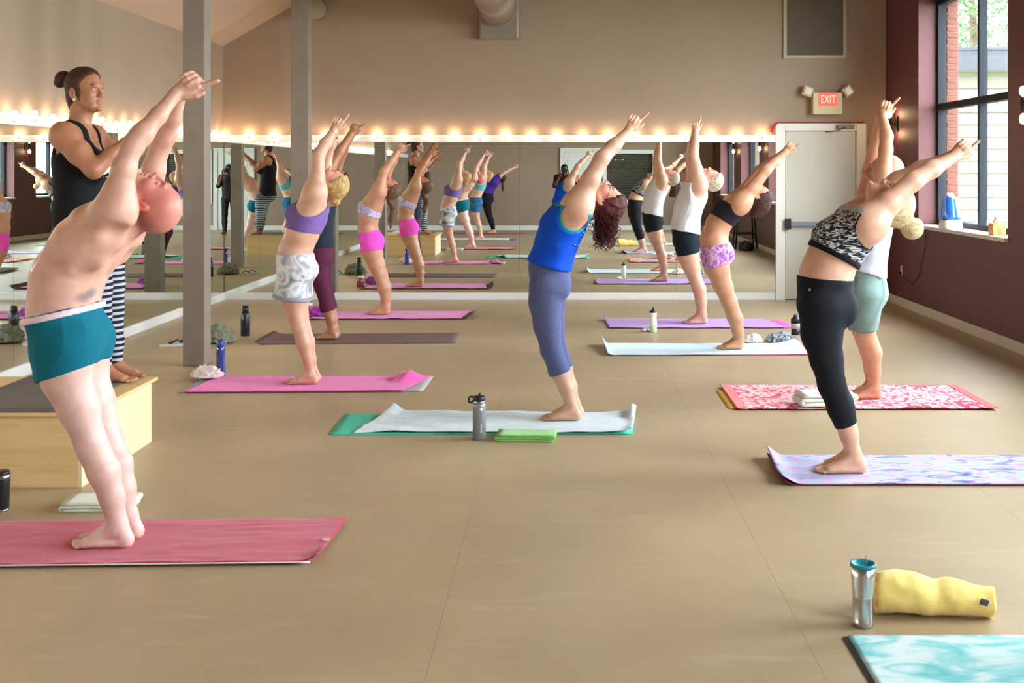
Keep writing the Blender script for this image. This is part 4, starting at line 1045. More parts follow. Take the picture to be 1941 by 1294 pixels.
def skin_mat():
    m = bpy.data.materials.new('skin'); m.use_nodes = True
    nt = m.node_tree; N = nt.nodes; L = nt.links; b = N['Principled BSDF']
    at = N.new('ShaderNodeAttribute'); at.attribute_name = 'tone'
    tc = N.new('ShaderNodeTexCoord'); n = N.new('ShaderNodeTexNoise'); n.inputs['Scale'].default_value = 14; n.inputs['Detail'].default_value = 6
    L.new(tc.outputs['Object'], n.inputs['Vector'])
    r = N.new('ShaderNodeValToRGB'); r.color_ramp.elements[0].position = 0.3; r.color_ramp.elements[1].position = 0.7
    r.color_ramp.elements[0].color = (0.88, 0.80, 0.79, 1); r.color_ramp.elements[1].color = (1.05, 1.05, 1.05, 1)
    L.new(n.outputs['Fac'], r.inputs[0])
    mx = N.new('ShaderNodeMix'); mx.data_type = 'RGBA'; mx.blend_type = 'MULTIPLY'; mx.inputs[0].default_value = 1
    L.new(at.outputs['Color'], mx.inputs[6]); L.new(r.outputs[0], mx.inputs[7]); L.new(mx.outputs[2], b.inputs['Base Color'])
    b.inputs['Roughness'].default_value = 0.42; b.inputs['Specular IOR Level'].default_value = 0.4
    b.inputs['Subsurface Weight'].default_value = 0.12; b.inputs['Subsurface Radius'].default_value = (0.012, 0.005, 0.003); b.inputs['Subsurface Scale'].default_value = 1.0
    n2 = N.new('ShaderNodeTexNoise'); n2.inputs['Scale'].default_value = 180; L.new(tc.outputs['Object'], n2.inputs['Vector'])
    bp = N.new('ShaderNodeBump'); bp.inputs['Strength'].default_value = 0.12; bp.inputs['Distance'].default_value = 0.002
    L.new(n2.outputs['Fac'], bp.inputs['Height']); L.new(bp.outputs[0], b.inputs['Normal'])
    return m
M_skin = skin_mat()
def hair_mat(name, c1, c2):
    m = pattern(name, [(0.3, c1), (0.7, c2)], 'noise', 30, (1, 6, 1), 0.5, 0.4, 4)
    b = m.node_tree.nodes['Principled BSDF']; b.inputs['Specular IOR Level'].default_value = 0.25; b.inputs['Roughness'].default_value = 0.6
    N = m.node_tree.nodes; L = m.node_tree.links
    tc = N.new('ShaderNodeTexCoord'); w = N.new('ShaderNodeTexNoise'); w.inputs['Scale'].default_value = 90; w.inputs['Detail'].default_value = 4
    mp = N.new('ShaderNodeMapping'); mp.inputs['Scale'].default_value = (1, 4, 0.6); L.new(tc.outputs['Object'], mp.inputs[0]); L.new(mp.outputs[0], w.inputs['Vector'])
    bp = N.new('ShaderNodeBump'); bp.inputs['Strength'].default_value = 0.7; bp.inputs['Distance'].default_value = 0.005
    L.new(w.outputs['Fac'], bp.inputs['Height']); L.new(bp.outputs[0], b.inputs['Normal'])
    return m

def axis_pts(lo, hi, h, hf, fine):
    p = [lo]
    while p[-1] < hi:
        q = p[-1]; st = h
        for a, b in fine:
            if a - h <= q <= b: st = hf
        p.append(q + st)
    return np.array(p)

def dirpx(v):
    d = np.array((v[0], 0.0, -v[1])); return d / np.linalg.norm(d)

class Person:
    """body traced from side-view pixels at depth Yc; local origin under the feet"""
    def __init__(s, Yc, foot_px, z0=0.0, shear=0.0, lshear=0.0):
        s.Yc, s.z0, s.shear, s.lshear = Yc, z0, shear, lshear
        s.X0 = (foot_px - CX) * Yc / F_PX
        s.P = []; s.cuts = []; s.fine = []; s.paint = []
        s.head = None
    def u(s, px, py, dy=0.0):
        Y = s.Yc + dy
        return np.array(((px - CX) * Y / F_PX - s.X0 + 0.0, dy, EYE - (py - CY) * Y / F_PX))
    def m(s, r, dy=0.0): return r * (s.Yc + dy) / F_PX
    def both(s, p, sh=None):      # far-side twin of a near-side point
        return np.array((p[0] + (s.shear if sh is None else sh) * abs(p[1]) * 2, -p[1], p[2]))
    def add(s, p): s.P.append(p)
    def torso(s, secs, k=0.05):
        s.tor = [(s.u(a[0], a[1]), s.m(a[2]), a[3]) for a in secs]
        for (a, ra, ka), (b, rb_, kb) in zip(s.tor[:-1], s.tor[1:]):
            s.add(cone(a, b, ra, rb_, ka, kb, k, 'torso'))
    def legs(s, path, heel, toe, w=(0.088, 0.052), k=0.022, flat=1.0, foot_r=1.0):
        n = len(path); pts = []
        for i, (px, py, r) in enumerate(path):
            wi = w[0] + (w[1] - w[0]) * i / (n - 1)
            pts.append((s.u(px, py, -wi), s.m(r, -wi)))
        dyf = -w[1]
        hx = s.u(heel, 0, dyf)[0]; tx = s.u(toe, 0, dyf)[0]; d = 1 if tx > hx else -1
        for side in (0, 1):
            Q = [(p if side == 0 else s.both(p, s.lshear), r) for p, r in pts]
            for (a, ra), (b, rb_) in zip(Q[:-1], Q[1:]): s.add(cone(a, b, ra, rb_, flat, None, k, 'legs'))
            an, ar = Q[-1]
            y = an[1]; sx = an[0] - pts[-1][0][0]
            med = 1 if y < 0 else -1
            z0 = s.z0; q = foot_r
            H_ = np.array((hx + sx + d * 0.034, y, z0 + 0.033))
            ball = np.array((tx + sx - d * 0.07, y - med * 0.002, z0 + 0.02))
            s.add(cone(an, H_, ar, 0.031 * q, 1.0, None, 0.02, 'feet'))
            inst = np.array((an[0] + d * 0.018, y, max(z0 + 0.06, min(an[2] - 0.02, z0 + 0.075))))
            s.add(cone(an, inst, ar * 0.95, 0.034 * q, 1.0, None, 0.02, 'feet'))
            s.add(cone(inst, ball, 0.033 * q, 0.019, 1.05, 2.0, 0.02, 'feet'))
            s.add(cone((H_[0], y, z0 + 0.022), (ball[0], ball[1], z0 + 0.018), 0.023, 0.018, 1.25, 2.2, 0.015, 'feet'))
            s.add(ell((an[0], y + 0.03, an[2] - 0.012), (0.013, 0.012, 0.014), k=0.012, g='feet')); s.add(ell((an[0], y - 0.03, an[2] - 0.012), (0.013, 0.012, 0.014), k=0.012, g='feet'))
            for i in range(5):
                yy_ = y + med * (0.029 - i * 0.0155)
                tip = tx + sx - d * (0.011 + (0.0, 0.002, 0.008, 0.017, 0.029)[i]); r_ = (0.0125, 0.0095, 0.009, 0.0085, 0.008)[i]
                s.add(cone((ball[0] - d * (0.004 + i * 0.003), yy_, z0 + 0.02), (tip, yy_, z0 + r_ * 0.95), r_ * 1.05, r_, k=0.006, g='feet'))
        s.fine.append(('z', z0 - 0.02, z0 + 0.05)); s.fine.append(('x', tx - 0.01 * 1 - (0.02 if d < 0 else 0.06), tx + (0.06 if d < 0 else 0.02)))
    def arms(s, path, w=(0.165, 0.172, 0.155, 0.10, 0.03), k=0.022, sh_in=0.07, sk=0.06, lats=True):
        pts = []
        if len(w) != len(path):
            L_ = np.cumsum([0] + [math.hypot(b[0] - a[0], b[1] - a[1]) for a, b in zip(path[:-1], path[1:])]); L_ = L_ / L_[-1]
            w = np.interp(L_, (0.0, 0.25, 0.5, 0.75, 1.0), w)
        for i, (px, py, r) in enumerate(path):
            pts.append((s.u(px, py, -w[i]), s.m(r, -w[i])))
        s.apts = pts
        top = s.tor[-1]
        for side in (0, 1):
            Q = [(p if side == 0 else s.both(p), r) for p, r in pts]
            sg = -1 if side == 0 else 1
            s.add(cone((top[0][0], sg * sh_in, top[0][2]), Q[0][0], top[1] * 0.72, Q[0][1] * 0.95, 1.0, None, sk, 'torso'))
            if lats:
                t2 = s.tor[-2][0]; R_ = Q[0][0] * 0.45 + np.array((t2[0], sg * w[0] * 0.5, t2[2])) * 0.55
                s.add(cone(R_, Q[0][0], Q[0][1] * 0.95, Q[0][1], 1.0, None, 0.07, 'torso'))
            if len(s.tor) > 3 and lats:
                lo_, lr, lk = s.tor[-3]
                s.add(cone(Q[0][0] * 0.9 + Q[1][0] * 0.1, (lo_[0], sg * lr * lk * 0.72, lo_[2]), Q[0][1] * 0.82, lr * 0.56, 1.0, None, 0.07, 'torso'))
            for j, ((a, ra), (b, rb_)) in enumerate(zip(Q[:-1], Q[1:])):
                s.add(cone(a, b, ra, rb_, 1.0 if j < 3 else 1.0, None, sk if j == 0 else k, 'arms'))
    def clasp(s, hand, index, sc=1.0):
        """interlaced hands, index fingers pointing out"""
        W0 = (s.apts[-1][0] + s.both(s.apts[-1][0])) / 2; W0[1] = 0
        u_ = dirpx(hand); ix = dirpx(index)
        t_ = np.array((-u_[2], 0, u_[0])) * -1.0           # towards the thumb side
        if t_[0] * 1.0 + t_[2] * -0.6 < 0: t_ = -t_
        def q(a, b, y): return W0 + (u_ * a + t_ * b) * sc + np.array((0, y * sc, 0))
        for sg in (-1, 1):
            Wr = s.apts[-1][0] if sg < 0 else s.both(s.apts[-1][0])
            r0 = s.apts[-1][1]
            s.add(cone(Wr, q(0.035, 0.0, sg * 0.019), r0, 0.017 * sc, 1.0, None, 0.015, 'hands', ))
            for b_ in (-0.026, -0.008, 0.01, 0.027):
                s.add(cone(q(0.02, b_ * 0.6, sg * 0.019), q(0.088, b_, sg * 0.018), 0.0155 * sc, 0.0135 * sc, k=0.012, g='hands'))
            for i, b_ in enumerate((0.008, -0.012, -0.031)):
                bb_ = b_ + (0.0045 if sg < 0 else -0.0045)
                r_ = (0.0092, 0.009, 0.008)[i] * sc
                P_ = [q(0.09, b_, sg * 0.016), q(0.108 - i * 0.003, bb_, sg * 0.004), q(0.104 - i * 0.003, bb_, -sg * 0.024), q(0.078, bb_ - 0.002, -sg * 0.036), q(0.062, bb_ - 0.002, -sg * 0.036)]
                for a, b in zip(P_[:-1], P_[1:]): s.add(cone(a, b, r_, r_ * 0.97, k=0.0035, g='hands'))
            I0 = q(0.088, 0.026, sg * 0.012)
            I1 = I0 + (ix * 0.042) * sc + np.array((0, -sg * 0.002, 0)); I2 = I0 + ix * 0.078 * sc + np.array((0, -sg * 0.003, 0))
            s.add(cone(I0, I1, 0.0098 * sc, 0.0085 * sc, k=0.005, g='hands')); s.add(cone(I1, I2, 0.0085 * sc, 0.0072 * sc, k=0.004, g='hands'))
            T0 = q(0.03, 0.03, sg * 0.018); T1 = q(0.06, 0.05, sg * 0.012); T2 = q(0.086, 0.056, sg * 0.004 - (0.006 if sg > 0 else 0)); 
            s.add(cone(T0, T1, 0.0145 * sc, 0.0105 * sc, k=0.01, g='hands')); s.add(cone(T1, T2, 0.0105 * sc, 0.0088 * sc, k=0.005, g='hands'))
        e = q(0.12, 0.02, 0)
        s.fine += [('x', min(W0[0], e[0]) - 0.06, max(W0[0], e[0]) + 0.07), ('z', min(W0[2], e[2]) - 0.05, max(W0[2], e[2]) + 0.06), ('y', -0.05, 0.05)]
    def open_hand(s, wrist, r0, u_, n_, sg, sc=1.0):
        """relaxed open hand: u_ along the fingers, n_ palm normal"""
        u_ = np.array(u_, float); u_ /= np.linalg.norm(u_); n_ = np.array(n_, float); n_ -= u_ * (n_ @ u_); n_ /= np.linalg.norm(n_)
        w_ = np.cross(n_, u_) * sg
        def q(a, b, c): return wrist + (u_ * a + w_ * b + n_ * c) * sc
        for b_ in (-0.027, -0.009, 0.009, 0.026):
            s.add(cone(q(0.0, b_ * 0.5, 0), q(0.085, b_, 0), 0.0165 * sc, 0.0125 * sc, k=0.012, g='hands'))
        for i, (b_, l_, c_) in enumerate(((0.027, 0.066, 0.012), (0.009, 0.074, 0.010), (-0.009, 0.068, 0.014), (-0.027, 0.054, 0.02))):
            a, m1, e = q(0.086, b_, 0), q(0.086 + l_ * 0.5, b_ * 1.15, c_ * 0.3), q(0.086 + l_, b_ * 1.25, c_ + 0.008)
            s.add(cone(a, m1, 0.0092 * sc, 0.0082 * sc, k=0.005, g='hands')); s.add(cone(m1, e, 0.0082 * sc, 0.0068 * sc, k=0.003, g='hands'))
        s.add(cone(q(0.02, 0.028, 0.006), q(0.055, 0.055, 0.016), 0.0145 * sc, 0.0105 * sc, k=0.01, g='hands')); s.add(cone(q(0.055, 0.055, 0.016), q(0.088, 0.063, 0.02), 0.0105 * sc, 0.0082 * sc, k=0.004, g='hands'))
    def make_head(s, c, Fd, sc=1.0, neck_r=0.052, up=None, tilt_lat=None, dy=0.0, neck_from=None, fem=True):
        C = s.u(c[0], c[1], dy) if len(c) == 2 else np.array(c, float)
        if len(Fd) == 2:
            Fv = dirpx(Fd); Uv = np.array((-Fv[2], 0, Fv[0]))
            if up is not None:
                if Uv @ dirpx(up) < 0: Uv = -Uv
        else:
            Fv = np.array(Fd, float); Fv /= np.linalg.norm(Fv); Uv = np.array(up, float); Uv -= Fv * (Uv @ Fv); Uv /= np.linalg.norm(Uv)
        Lv = np.cross(Uv, Fv)
        A = np.array((Fv, Lv, Uv))
        s.head = (C, Fv, Lv, Uv, sc)
        def q(f_, l_, u_): return C + (Fv * f_ + Lv * l_ + Uv * u_) * sc
        def E(f_, l_, u_, r, k=0.012): s.add(ell(q(f_, l_, u_), np.array(r) * sc, A, k * sc, 'head'))
        E(-0.012, 0, 0.034, (0.098, 0.076, 0.088)); E(0.03, 0, -0.02, (0.063, 0.064, 0.088), 0.02)
        E(0.055, 0, -0.078, (0.036, 0.042, 0.034), 0.02)
        for sg in (-1, 1):
            s.add(cone(q(-0.002, sg * 0.054, -0.052), q(0.06, sg * 0.022, -0.094), 0.019 * sc, 0.017 * sc, k=0.025 * sc, g='head'))
            E(0.06, sg * 0.04, -0.03, (0.026, 0.022, 0.024), 0.02)
            # ear
            E(-0.016, sg * 0.079, -0.016, (0.021, 0.011, 0.033), 0.005); E(-0.004, sg * 0.076, -0.042, (0.010, 0.008, 0.012), 0.005)
        s.add(cone(q(0.0845, -0.03, 0.022), q(0.0845, 0.03, 0.022), 0.010 * sc, 0.010 * sc, k=0.015 * sc, g='head'))
        s.add(cone(q(0.091, 0, 0.006), q(0.108, 0, -0.030), 0.0075 * sc, 0.0105 * sc, k=0.010 * sc, g='head'))
        E(0.103, 0, -0.034, (0.013, 0.014, 0.010), 0.008)
        for sg in (-1, 1): E(0.095, sg * 0.013, -0.037, (0.011, 0.007, 0.008), 0.005)
        E(0.094, 0, -0.0625, (0.0085, 0.023, 0.0065), 0.004); E(0.0925, 0, -0.0755, (0.0085, 0.020, 0.0065), 0.004)
        E(0.088, 0, -0.103, (0.016, 0.020, 0.014), 0.014)
        for sg in (-1, 1):
            s.cuts.append(ell(q(0.097, sg * 0.031, -0.001), np.array((0.015, 0.019, 0.012)) * sc, A, 0.012 * sc))
            s.cuts.append(ell(q(-0.010, sg * 0.092, -0.014), np.array((0.012, 0.009, 0.020)) * sc, A, 0.005 * sc))
        s.eyes = [ell(q(0.079, sg * 0.031, -0.001), np.array((0.0135, 0.0145, 0.0125)) * sc, A, 0.003 * sc, 'head') for sg in (-1, 1)]
        # neck
        top = s.tor[-1]
        nb = top[0] if neck_from is None else np.array(neck_from, float)
        s.add(cone(nb, q(-0.032, 0, -0.06), neck_r * 1.08, neck_r, 1.0, None, 0.03, 'neck'))
        s.add(cone(nb, q(0.01, 0, -0.07), neck_r * 0.9, neck_r * 0.75, 1.0, None, 0.03, 'neck'))
        r_ = 0.125 * sc
        s.fine += [('x', C[0] - r_, C[0] + r_), ('z', C[2] - r_, C[2] + r_)]
    def lips(s, col):
        C, Fv, Lv, Uv, sc = s.head
        s.paint.append((C + (Fv * 0.097 - Uv * 0.069) * sc, np.array((0.016, 0.024, 0.0125)) * sc, np.array((Fv, Lv, Uv)), col, 0.75))
        return s
    def brows(s, col):
        C, Fv, Lv, Uv, sc = s.head
        for sg in (-1, 1):
            s.paint.append((C + (Fv * 0.088 + Lv * sg * 0.033 + Uv * 0.024) * sc, np.array((0.02, 0.02, 0.0055)) * sc, np.array((Fv, Lv, Uv)), col, 0.8))
            s.paint.append((C + (Fv * 0.090 + Lv * sg * 0.031 - Uv * 0.006) * sc, np.array((0.013, 0.015, 0.0028)) * sc, np.array((Fv, Lv, Uv)), col, 0.75))
        return s
    def grid(s, h, hf):
        lo = np.min([p['lo'] for p in s.P], 0) - 0.03; hi = np.max([p['hi'] for p in s.P], 0) + 0.03
        lo[2] = max(lo[2], s.z0 - 0.02)
        fx = [(a, b) for n, a, b in s.fine if n == 'x']; fy = [(a, b) for n, a, b in s.fine if n == 'y']; fz = [(a, b) for n, a, b in s.fine if n == 'z']
        return axis_pts(lo[0], hi[0], h, hf, fx), axis_pts(lo[1], hi[1], h, hf, fy), axis_pts(lo[2], hi[2], h, hf, fz)
    def field(s, groups=None, extra=()):
        F_ = Field(*s.ax)
        for p in s.P:
            if groups is None or p['g'] in groups: F_.union(p)
        for p in extra: F_.union(p)
        return F_
    def build(s, root, skin, h=0.0075, hf=0.005):
        s.root = root; s.skin = np.array(skin)
        s.ax = s.grid(h, hf)
        F_ = s.field()
        for c in s.cuts: F_.cut(c)
        for e in getattr(s, 'eyes', []): F_.union(e)
        z0 = s.z0
        F_.clip(lambda X, Y, Z: (z0 + 0.0005) - Z + 0 * X + 0 * Y)
        V, Q = F_.mesh()
        C = np.tile(s.skin, (len(V), 1))
        for (c, r, A, col, a) in s.paint:
            q = ((V - c) @ np.array(A).T) / r
            w = np.clip(1.6 - 1.6 * np.sqrt((q ** 2).sum(1)), 0, 1)[:, None] * a
            C = C * (1 - w) + np.array(col) * w
        return np_mesh('body', V, Q, M_skin, root, C)
    # ---- garments
    def line(s, a, b, keep):
        A, B, K = s.u(*a), s.u(*b), s.u(*keep)
        n = np.array((-(B[2] - A[2]), B[0] - A[0])); n /= np.linalg.norm(n)
        if (K[0] - A[0]) * n[0] + (K[2] - A[2]) * n[1] > 0: n = -n
        return lambda X, Y, Z: ((X - A[0]) * n[0] + (Z - A[2]) * n[1]).astype(f32) + 0 * Y
    def disc(s, c, r, ymin=0.0):
        Cc = s.u(*c); R = s.m(r)
        return lambda X, Y, Z: R - np.sqrt((X - Cc[0]) ** 2 + (Z - Cc[2]) ** 2) - 2.2 * np.maximum(0.0, ymin - np.abs(Y))
    def neckhole(s, c, r, ymax):
        Cc = s.u(*c); R = s.m(r)
        return lambda X, Y, Z: np.minimum(R - np.sqrt((X - Cc[0]) ** 2 + (Z - Cc[2]) ** 2), ymax - np.abs(Y))
    def garment(s, name, m, groups, off, cuts, extra=(), label=None, wrinkle=0.0, wf=14.0, seed=0.0, fold=0.0, ff=6.0):
        F_ = s.field(groups)
        F_.v -= f32(off)
        for e in extra: F_.union(e)
        if wrinkle:
            X, Y, Z = F_.x[:, None, None], F_.y[None, :, None], F_.z[None, None, :]
            F_.v = F_.v - f32(wrinkle) * (np.sin((X * 1.3 + Z * 0.9 + 0.12 * np.sin(Y * 21 + seed)) * wf * 2.1 + seed) * np.sin(Y * wf * 1.3 + Z * wf + seed * 2)).astype(f32)
        for c in cuts: F_.clip(c)
        V, Q = F_.mesh()
        if len(V) == 0: print('EMPTY garment', name); return None
        if fold: V = ruffle(V, Q, fold, ff, seed + 0.3)
        o = np_mesh(name, V, Q, m, s.root)
        if label: o['label'] = label
        return o
    def hair_cap(s, name, m, thick=0.012, extra=(), limit=None, low=-0.085, cutfn=None, wob=0.0016, label=None):
        C, Fv, Lv, Uv, sc = s.head
        A = np.array((Fv, Lv, Uv))
        lo = C - 0.17 * sc; hi = C + 0.17 * sc
        for e in extra: lo = np.minimum(lo, e['lo'] - 0.02); hi = np.maximum(hi, e['hi'] + 0.02)
        h = 0.0055
        F_ = Field(np.arange(lo[0], hi[0], h), np.arange(lo[1], hi[1], h), np.arange(lo[2], hi[2], h))
        F_.union(ell(C + (Fv * -0.012 + Uv * 0.034) * sc, (np.array((0.098, 0.076, 0.088)) + thick) * sc, A, 0.0))
        F_.union(ell(C + (Fv * -0.045 + Uv * -0.035) * sc, (np.array((0.055, 0.06, 0.06)) + thick * 0.6) * sc, A, 0.02))
        X, Y, Z = F_.x[:, None, None], F_.y[None, :, None], F_.z[None, None, :]
        f_ = ((X - C[0]) * Fv[0] + (Y - C[1]) * Fv[1] + (Z - C[2]) * Fv[2]) / sc
        u_ = ((X - C[0]) * Uv[0] + (Y - C[1]) * Uv[1] + (Z - C[2]) * Uv[2]) / sc
        l_ = ((X - C[0]) * Lv[0] + (Y - C[1]) * Lv[1] + (Z - C[2]) * Lv[2]) / sc
        if limit is None:
            lim = 0.012 + 0.72 * np.maximum(u_, 0) + 0.35 * np.minimum(u_, 0) + 0.006 * np.sin(l_ * 160)
        else: lim = limit(u_, l_)
        F_.v = np.maximum(F_.v, (f_ - lim) * sc); F_.v = np.maximum(F_.v, (low - u_) * sc)
        if wob: F_.v += f32(wob) * (np.sin(l_ * 120 + 3 * np.sin(f_ * 40)) * np.sin(u_ * 45 + f_ * 60)).astype(f32)
        for e in extra: F_.union(e)
        V, Q = F_.mesh()
        o = np_mesh(name, V, Q, m, s.root)
        if label: o['label'] = label
        return o
    def hp(s, f_, l_, u_):
        C, Fv, Lv, Uv, sc = s.head
        return C + (Fv * f_ + Lv * l_ + Uv * u_) * sc

def chain(pts, rads, k=0.015, g='hair', lat=None, ka=1.0):
    return [cone(a, b, ra, rb_, ka, None, k, g, lat) for a, b, ra, rb_ in zip(pts[:-1], pts[1:], rads[:-1], rads[1:])]
def strands(name, m, root, roots, tips, n, seed, rad=0.0022, curl=0.0, turns=5, droop=0.0, seg=14, spread=0.01):
    """loose hair strands drawn from a band of roots to a band of tips"""
    rr = random.Random(seed); V, Fc = [], []
    for i in range(n):
        t = rr.random(); a = Vector(roots(rr)); b = Vector(tips(rr, a))
        ph = rr.uniform(0, 6.28); pts = []; rads = []
        side = Vector((rr.gauss(0, 1), rr.gauss(0, 1), 0)) * spread
        tr = turns * rr.uniform(.7, 1.3); cr = curl * rr.uniform(.6, 1.3)
        for j in range(seg + 1):
            q = j / seg
            p = a.lerp(b, q) + side * math.sin(q * math.pi)
            p.z -= droop * math.sin(q * math.pi)
            if cr: p += Vector((math.cos(ph + tr * 6.28 * q), math.sin(ph + tr * 6.28 * q), 0)) * cr * min(1, q * 3)
            pts.append(p); rads.append(rad * (1 - 0.6 * q))
        v, f_ = tube_vf(pts, rads, 4, off=len(V)); V += v; Fc += f_
    me = bpy.data.meshes.new(name); me.from_pydata([tuple(p) for p in V], [], Fc); me.polygons.foreach_set('use_smooth', [True] * len(Fc))
    o = link_mesh(name, me, m, root); o['kind'] = 'stuff'; return o
# ================================================================== PEOPLE
SK_PALE, SK_FAIR, SK_WARM, SK_TAN = srgb(216, 168, 146), srgb(218, 172, 146), srgb(206, 154, 122), srgb(178, 124, 92)
BROW_D, BROW_L = srgb(70, 44, 34), srgb(150, 110, 80)
def fab(name, c, var=0.06): return mat(name, c, 0.85, var=var, scale=10, bump=0.35, bscale=260, spec=0.2)
def place(name_label, p, cat='person', at=None, group='people in the backbend'):
    loc = (p.X0, p.Yc, 0) if at is None else (at[0], at[1], 0)
    return empty('person', loc, name_label, cat, group)
def scl(path, dx=0.0, dr=0.0): return [(a + dx, b, max(r + dr, 4)) for a, b, r in path]
def glute(p, px, py, r, y=0.075, k=0.04, rx=1.0):
    for sg in (-1, 1):
        q = p.u(px, py); q[1] = sg * y
        p.add(ell(q, (p.m(r) * rx, 0.085, p.m(r)), None, k, 'torso'))
def bust(p, px, py, r, y=0.07, k=0.035):
    for sg in (-1, 1):
        q = p.u(px, py); q[1] = sg * y
        p.add(ell(q, (p.m(r), 0.062, p.m(r)), None, k, 'torso'))
VORO = lambda: None

# ---------------------------------------------------------------- bald man in teal shorts
def man_teal():
    p = Person(5.05, 195, FEETZ)
    p.torso([(130, 650, 64, 1.22), (119, 585, 58, 1.2), (128, 526, 61, 1.2), (165, 466, 59, 1.28), (199, 432, 50, 1.45), (222, 408, 40, 1.6)])
    glute(p, 158, 640, 40)
    p.legs([(128, 660, 50), (126, 715, 45), (150, 775, 37), (172, 838, 28.5), (180, 858, 28), (197, 893, 29.5), (212, 940, 23), (222, 992, 17.5)], 255, 132, w=(0.092, 0.06), foot_r=1.05)
    p.arms([(220, 400, 28), (226, 362, 26.5), (235, 320, 22.5), (247, 285, 18.5), (256, 270, 19), (270, 254, 20), (300, 219, 15.5), (332, 179, 12)], w=(0.172, 0.182, 0.165, 0.11, 0.03))
    p.clasp((0.79, -0.61), (0.95, -0.3), 1.05)
    p.make_head((289, 385), (0.40, -0.917), 1.06, 0.062, up=(0.917, 0.4), neck_from=p.u(246, 424))
    # shoulder blade, pectoral
    for sg in (-1, 1):
        q = p.u(232, 446); q[1] = sg * 0.11; p.add(ell(q, (0.05, 0.055, 0.06), None, 0.04, 'torso'))
        q = p.u(178, 408); q[1] = sg * 0.075; p.add(ell(q, (0.05, 0.075, 0.035), None, 0.04, 'torso'))
        q = p.u(205, 1.0 * 470); q[1] = sg * 0.13; p.add(ell(q, (0.05, 0.035, 0.075), None, 0.04, 'torso'))
    C, Fv, Lv, Uv, sc = p.head; A = np.array((Fv, Lv, Uv))
    for sg in (-1, 1):                                  # hollow behind the armpit, ribs, spine groove
        q = p.u(222, 452, -0.2); q[1] = sg * 0.215; p.cuts.append(ell(q, (0.045, 0.06, 0.05), None, 0.05))
        for i in range(4):
            q = p.u(150 - i * 9 + 6, 455 + i * 17, -0.17); q[1] = sg * 0.172; a_, b_ = p.u(120 - i * 8, 462 + i * 17), p.u(186 - i * 8, 462 + i * 17 - 10)
            a_[1] = sg * 0.142; b_[1] = sg * 0.158; p.add(cone(a_, b_, 0.012, 0.012, k=0.03, g='torso'))
    q0, q1 = p.u(196, 520), p.u(252, 445); p.cuts.append(cone((q0[0] + 0.02, 0, q0[2] - 0.01), (q1[0] + 0.02, 0, q1[2]), 0.018, 0.018, k=0.03))
    p.paint.append((C + Uv * 0.03, np.array((0.2, 0.2, 0.2)), A, srgb(206, 122, 112), 0.88))
    p.paint.append((C - Fv * 0.075 * sc - Uv * 0.0 * sc, np.array((0.07, 0.13, 0.10)), A, srgb(122, 76, 74), 0.85))
    for sg in (-1, 1): p.paint.append((C + (Lv * sg * 0.075 - Uv * 0.02 - Fv * 0.012) * sc, np.array((0.03, 0.03, 0.045)), A, srgb(214, 96, 98), 0.8))
    p.paint.insert(0, (np.array((0.05, 0.0, 0.35)), np.array((0.8, 0.8, 0.85)), np.eye(3), srgb(230, 194, 184), 0.9))
    p.lips(srgb(176, 84, 84)); p.brows(srgb(160, 90, 80))
    I3 = np.eye(3)
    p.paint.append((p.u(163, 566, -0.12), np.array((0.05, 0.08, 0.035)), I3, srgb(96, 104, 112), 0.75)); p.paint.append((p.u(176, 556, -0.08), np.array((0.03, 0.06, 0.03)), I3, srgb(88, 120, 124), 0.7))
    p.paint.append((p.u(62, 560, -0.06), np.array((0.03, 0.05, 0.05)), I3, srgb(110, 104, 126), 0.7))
    for sg in (-1, 1): p.paint.append((p.u(127, 430, sg * 0.11), np.array((0.016, 0.016, 0.016)), I3, srgb(176, 106, 96), 0.9))
    root = place('bald bare-chested man in teal swim shorts bending back on the crimson towel', p)
    p.build(root, SK_PALE, 0.0066, 0.0034)
    W1, W2 = ((58, 600), (182, 573)), ((58, 613), (184, 585))
    HEM = p.line((72, 722), (194, 683), (130, 640))
    M_teal = fab('shorts_teal', srgb(10, 104, 124))
    ex = [cone(p.u(118, 672), p.u(118, 700), p.m(46), p.m(45), 1.55, 1.55, 0.03)]
    sh = p.garment('swim_shorts', M_teal, ('torso', 'legs'), 0.010, [p.line(*W1, (130, 650)), HEM], ex, fold=0.007, ff=9)
    o = p.garment('waistband', mat('waistband_blush', srgb(238, 206, 216), 0.8, var=0.04), ('torso',), 0.019, [p.line(*W1, (130, 650)), p.line(*W2, (118, 560))], label='pale pink waistband'); o.parent = sh
    pts = [p.u(64 + i * 1.2, 640 - i * 0.7 + 3 * math.sin(i), -0.075 - i * 0.004) for i in range(7)]
    tube('drawstring', [Vector(q) + Vector((-0.012, -0.02, 0)) for q in pts], 0.003, M_white, sh, n=5)
man_teal()

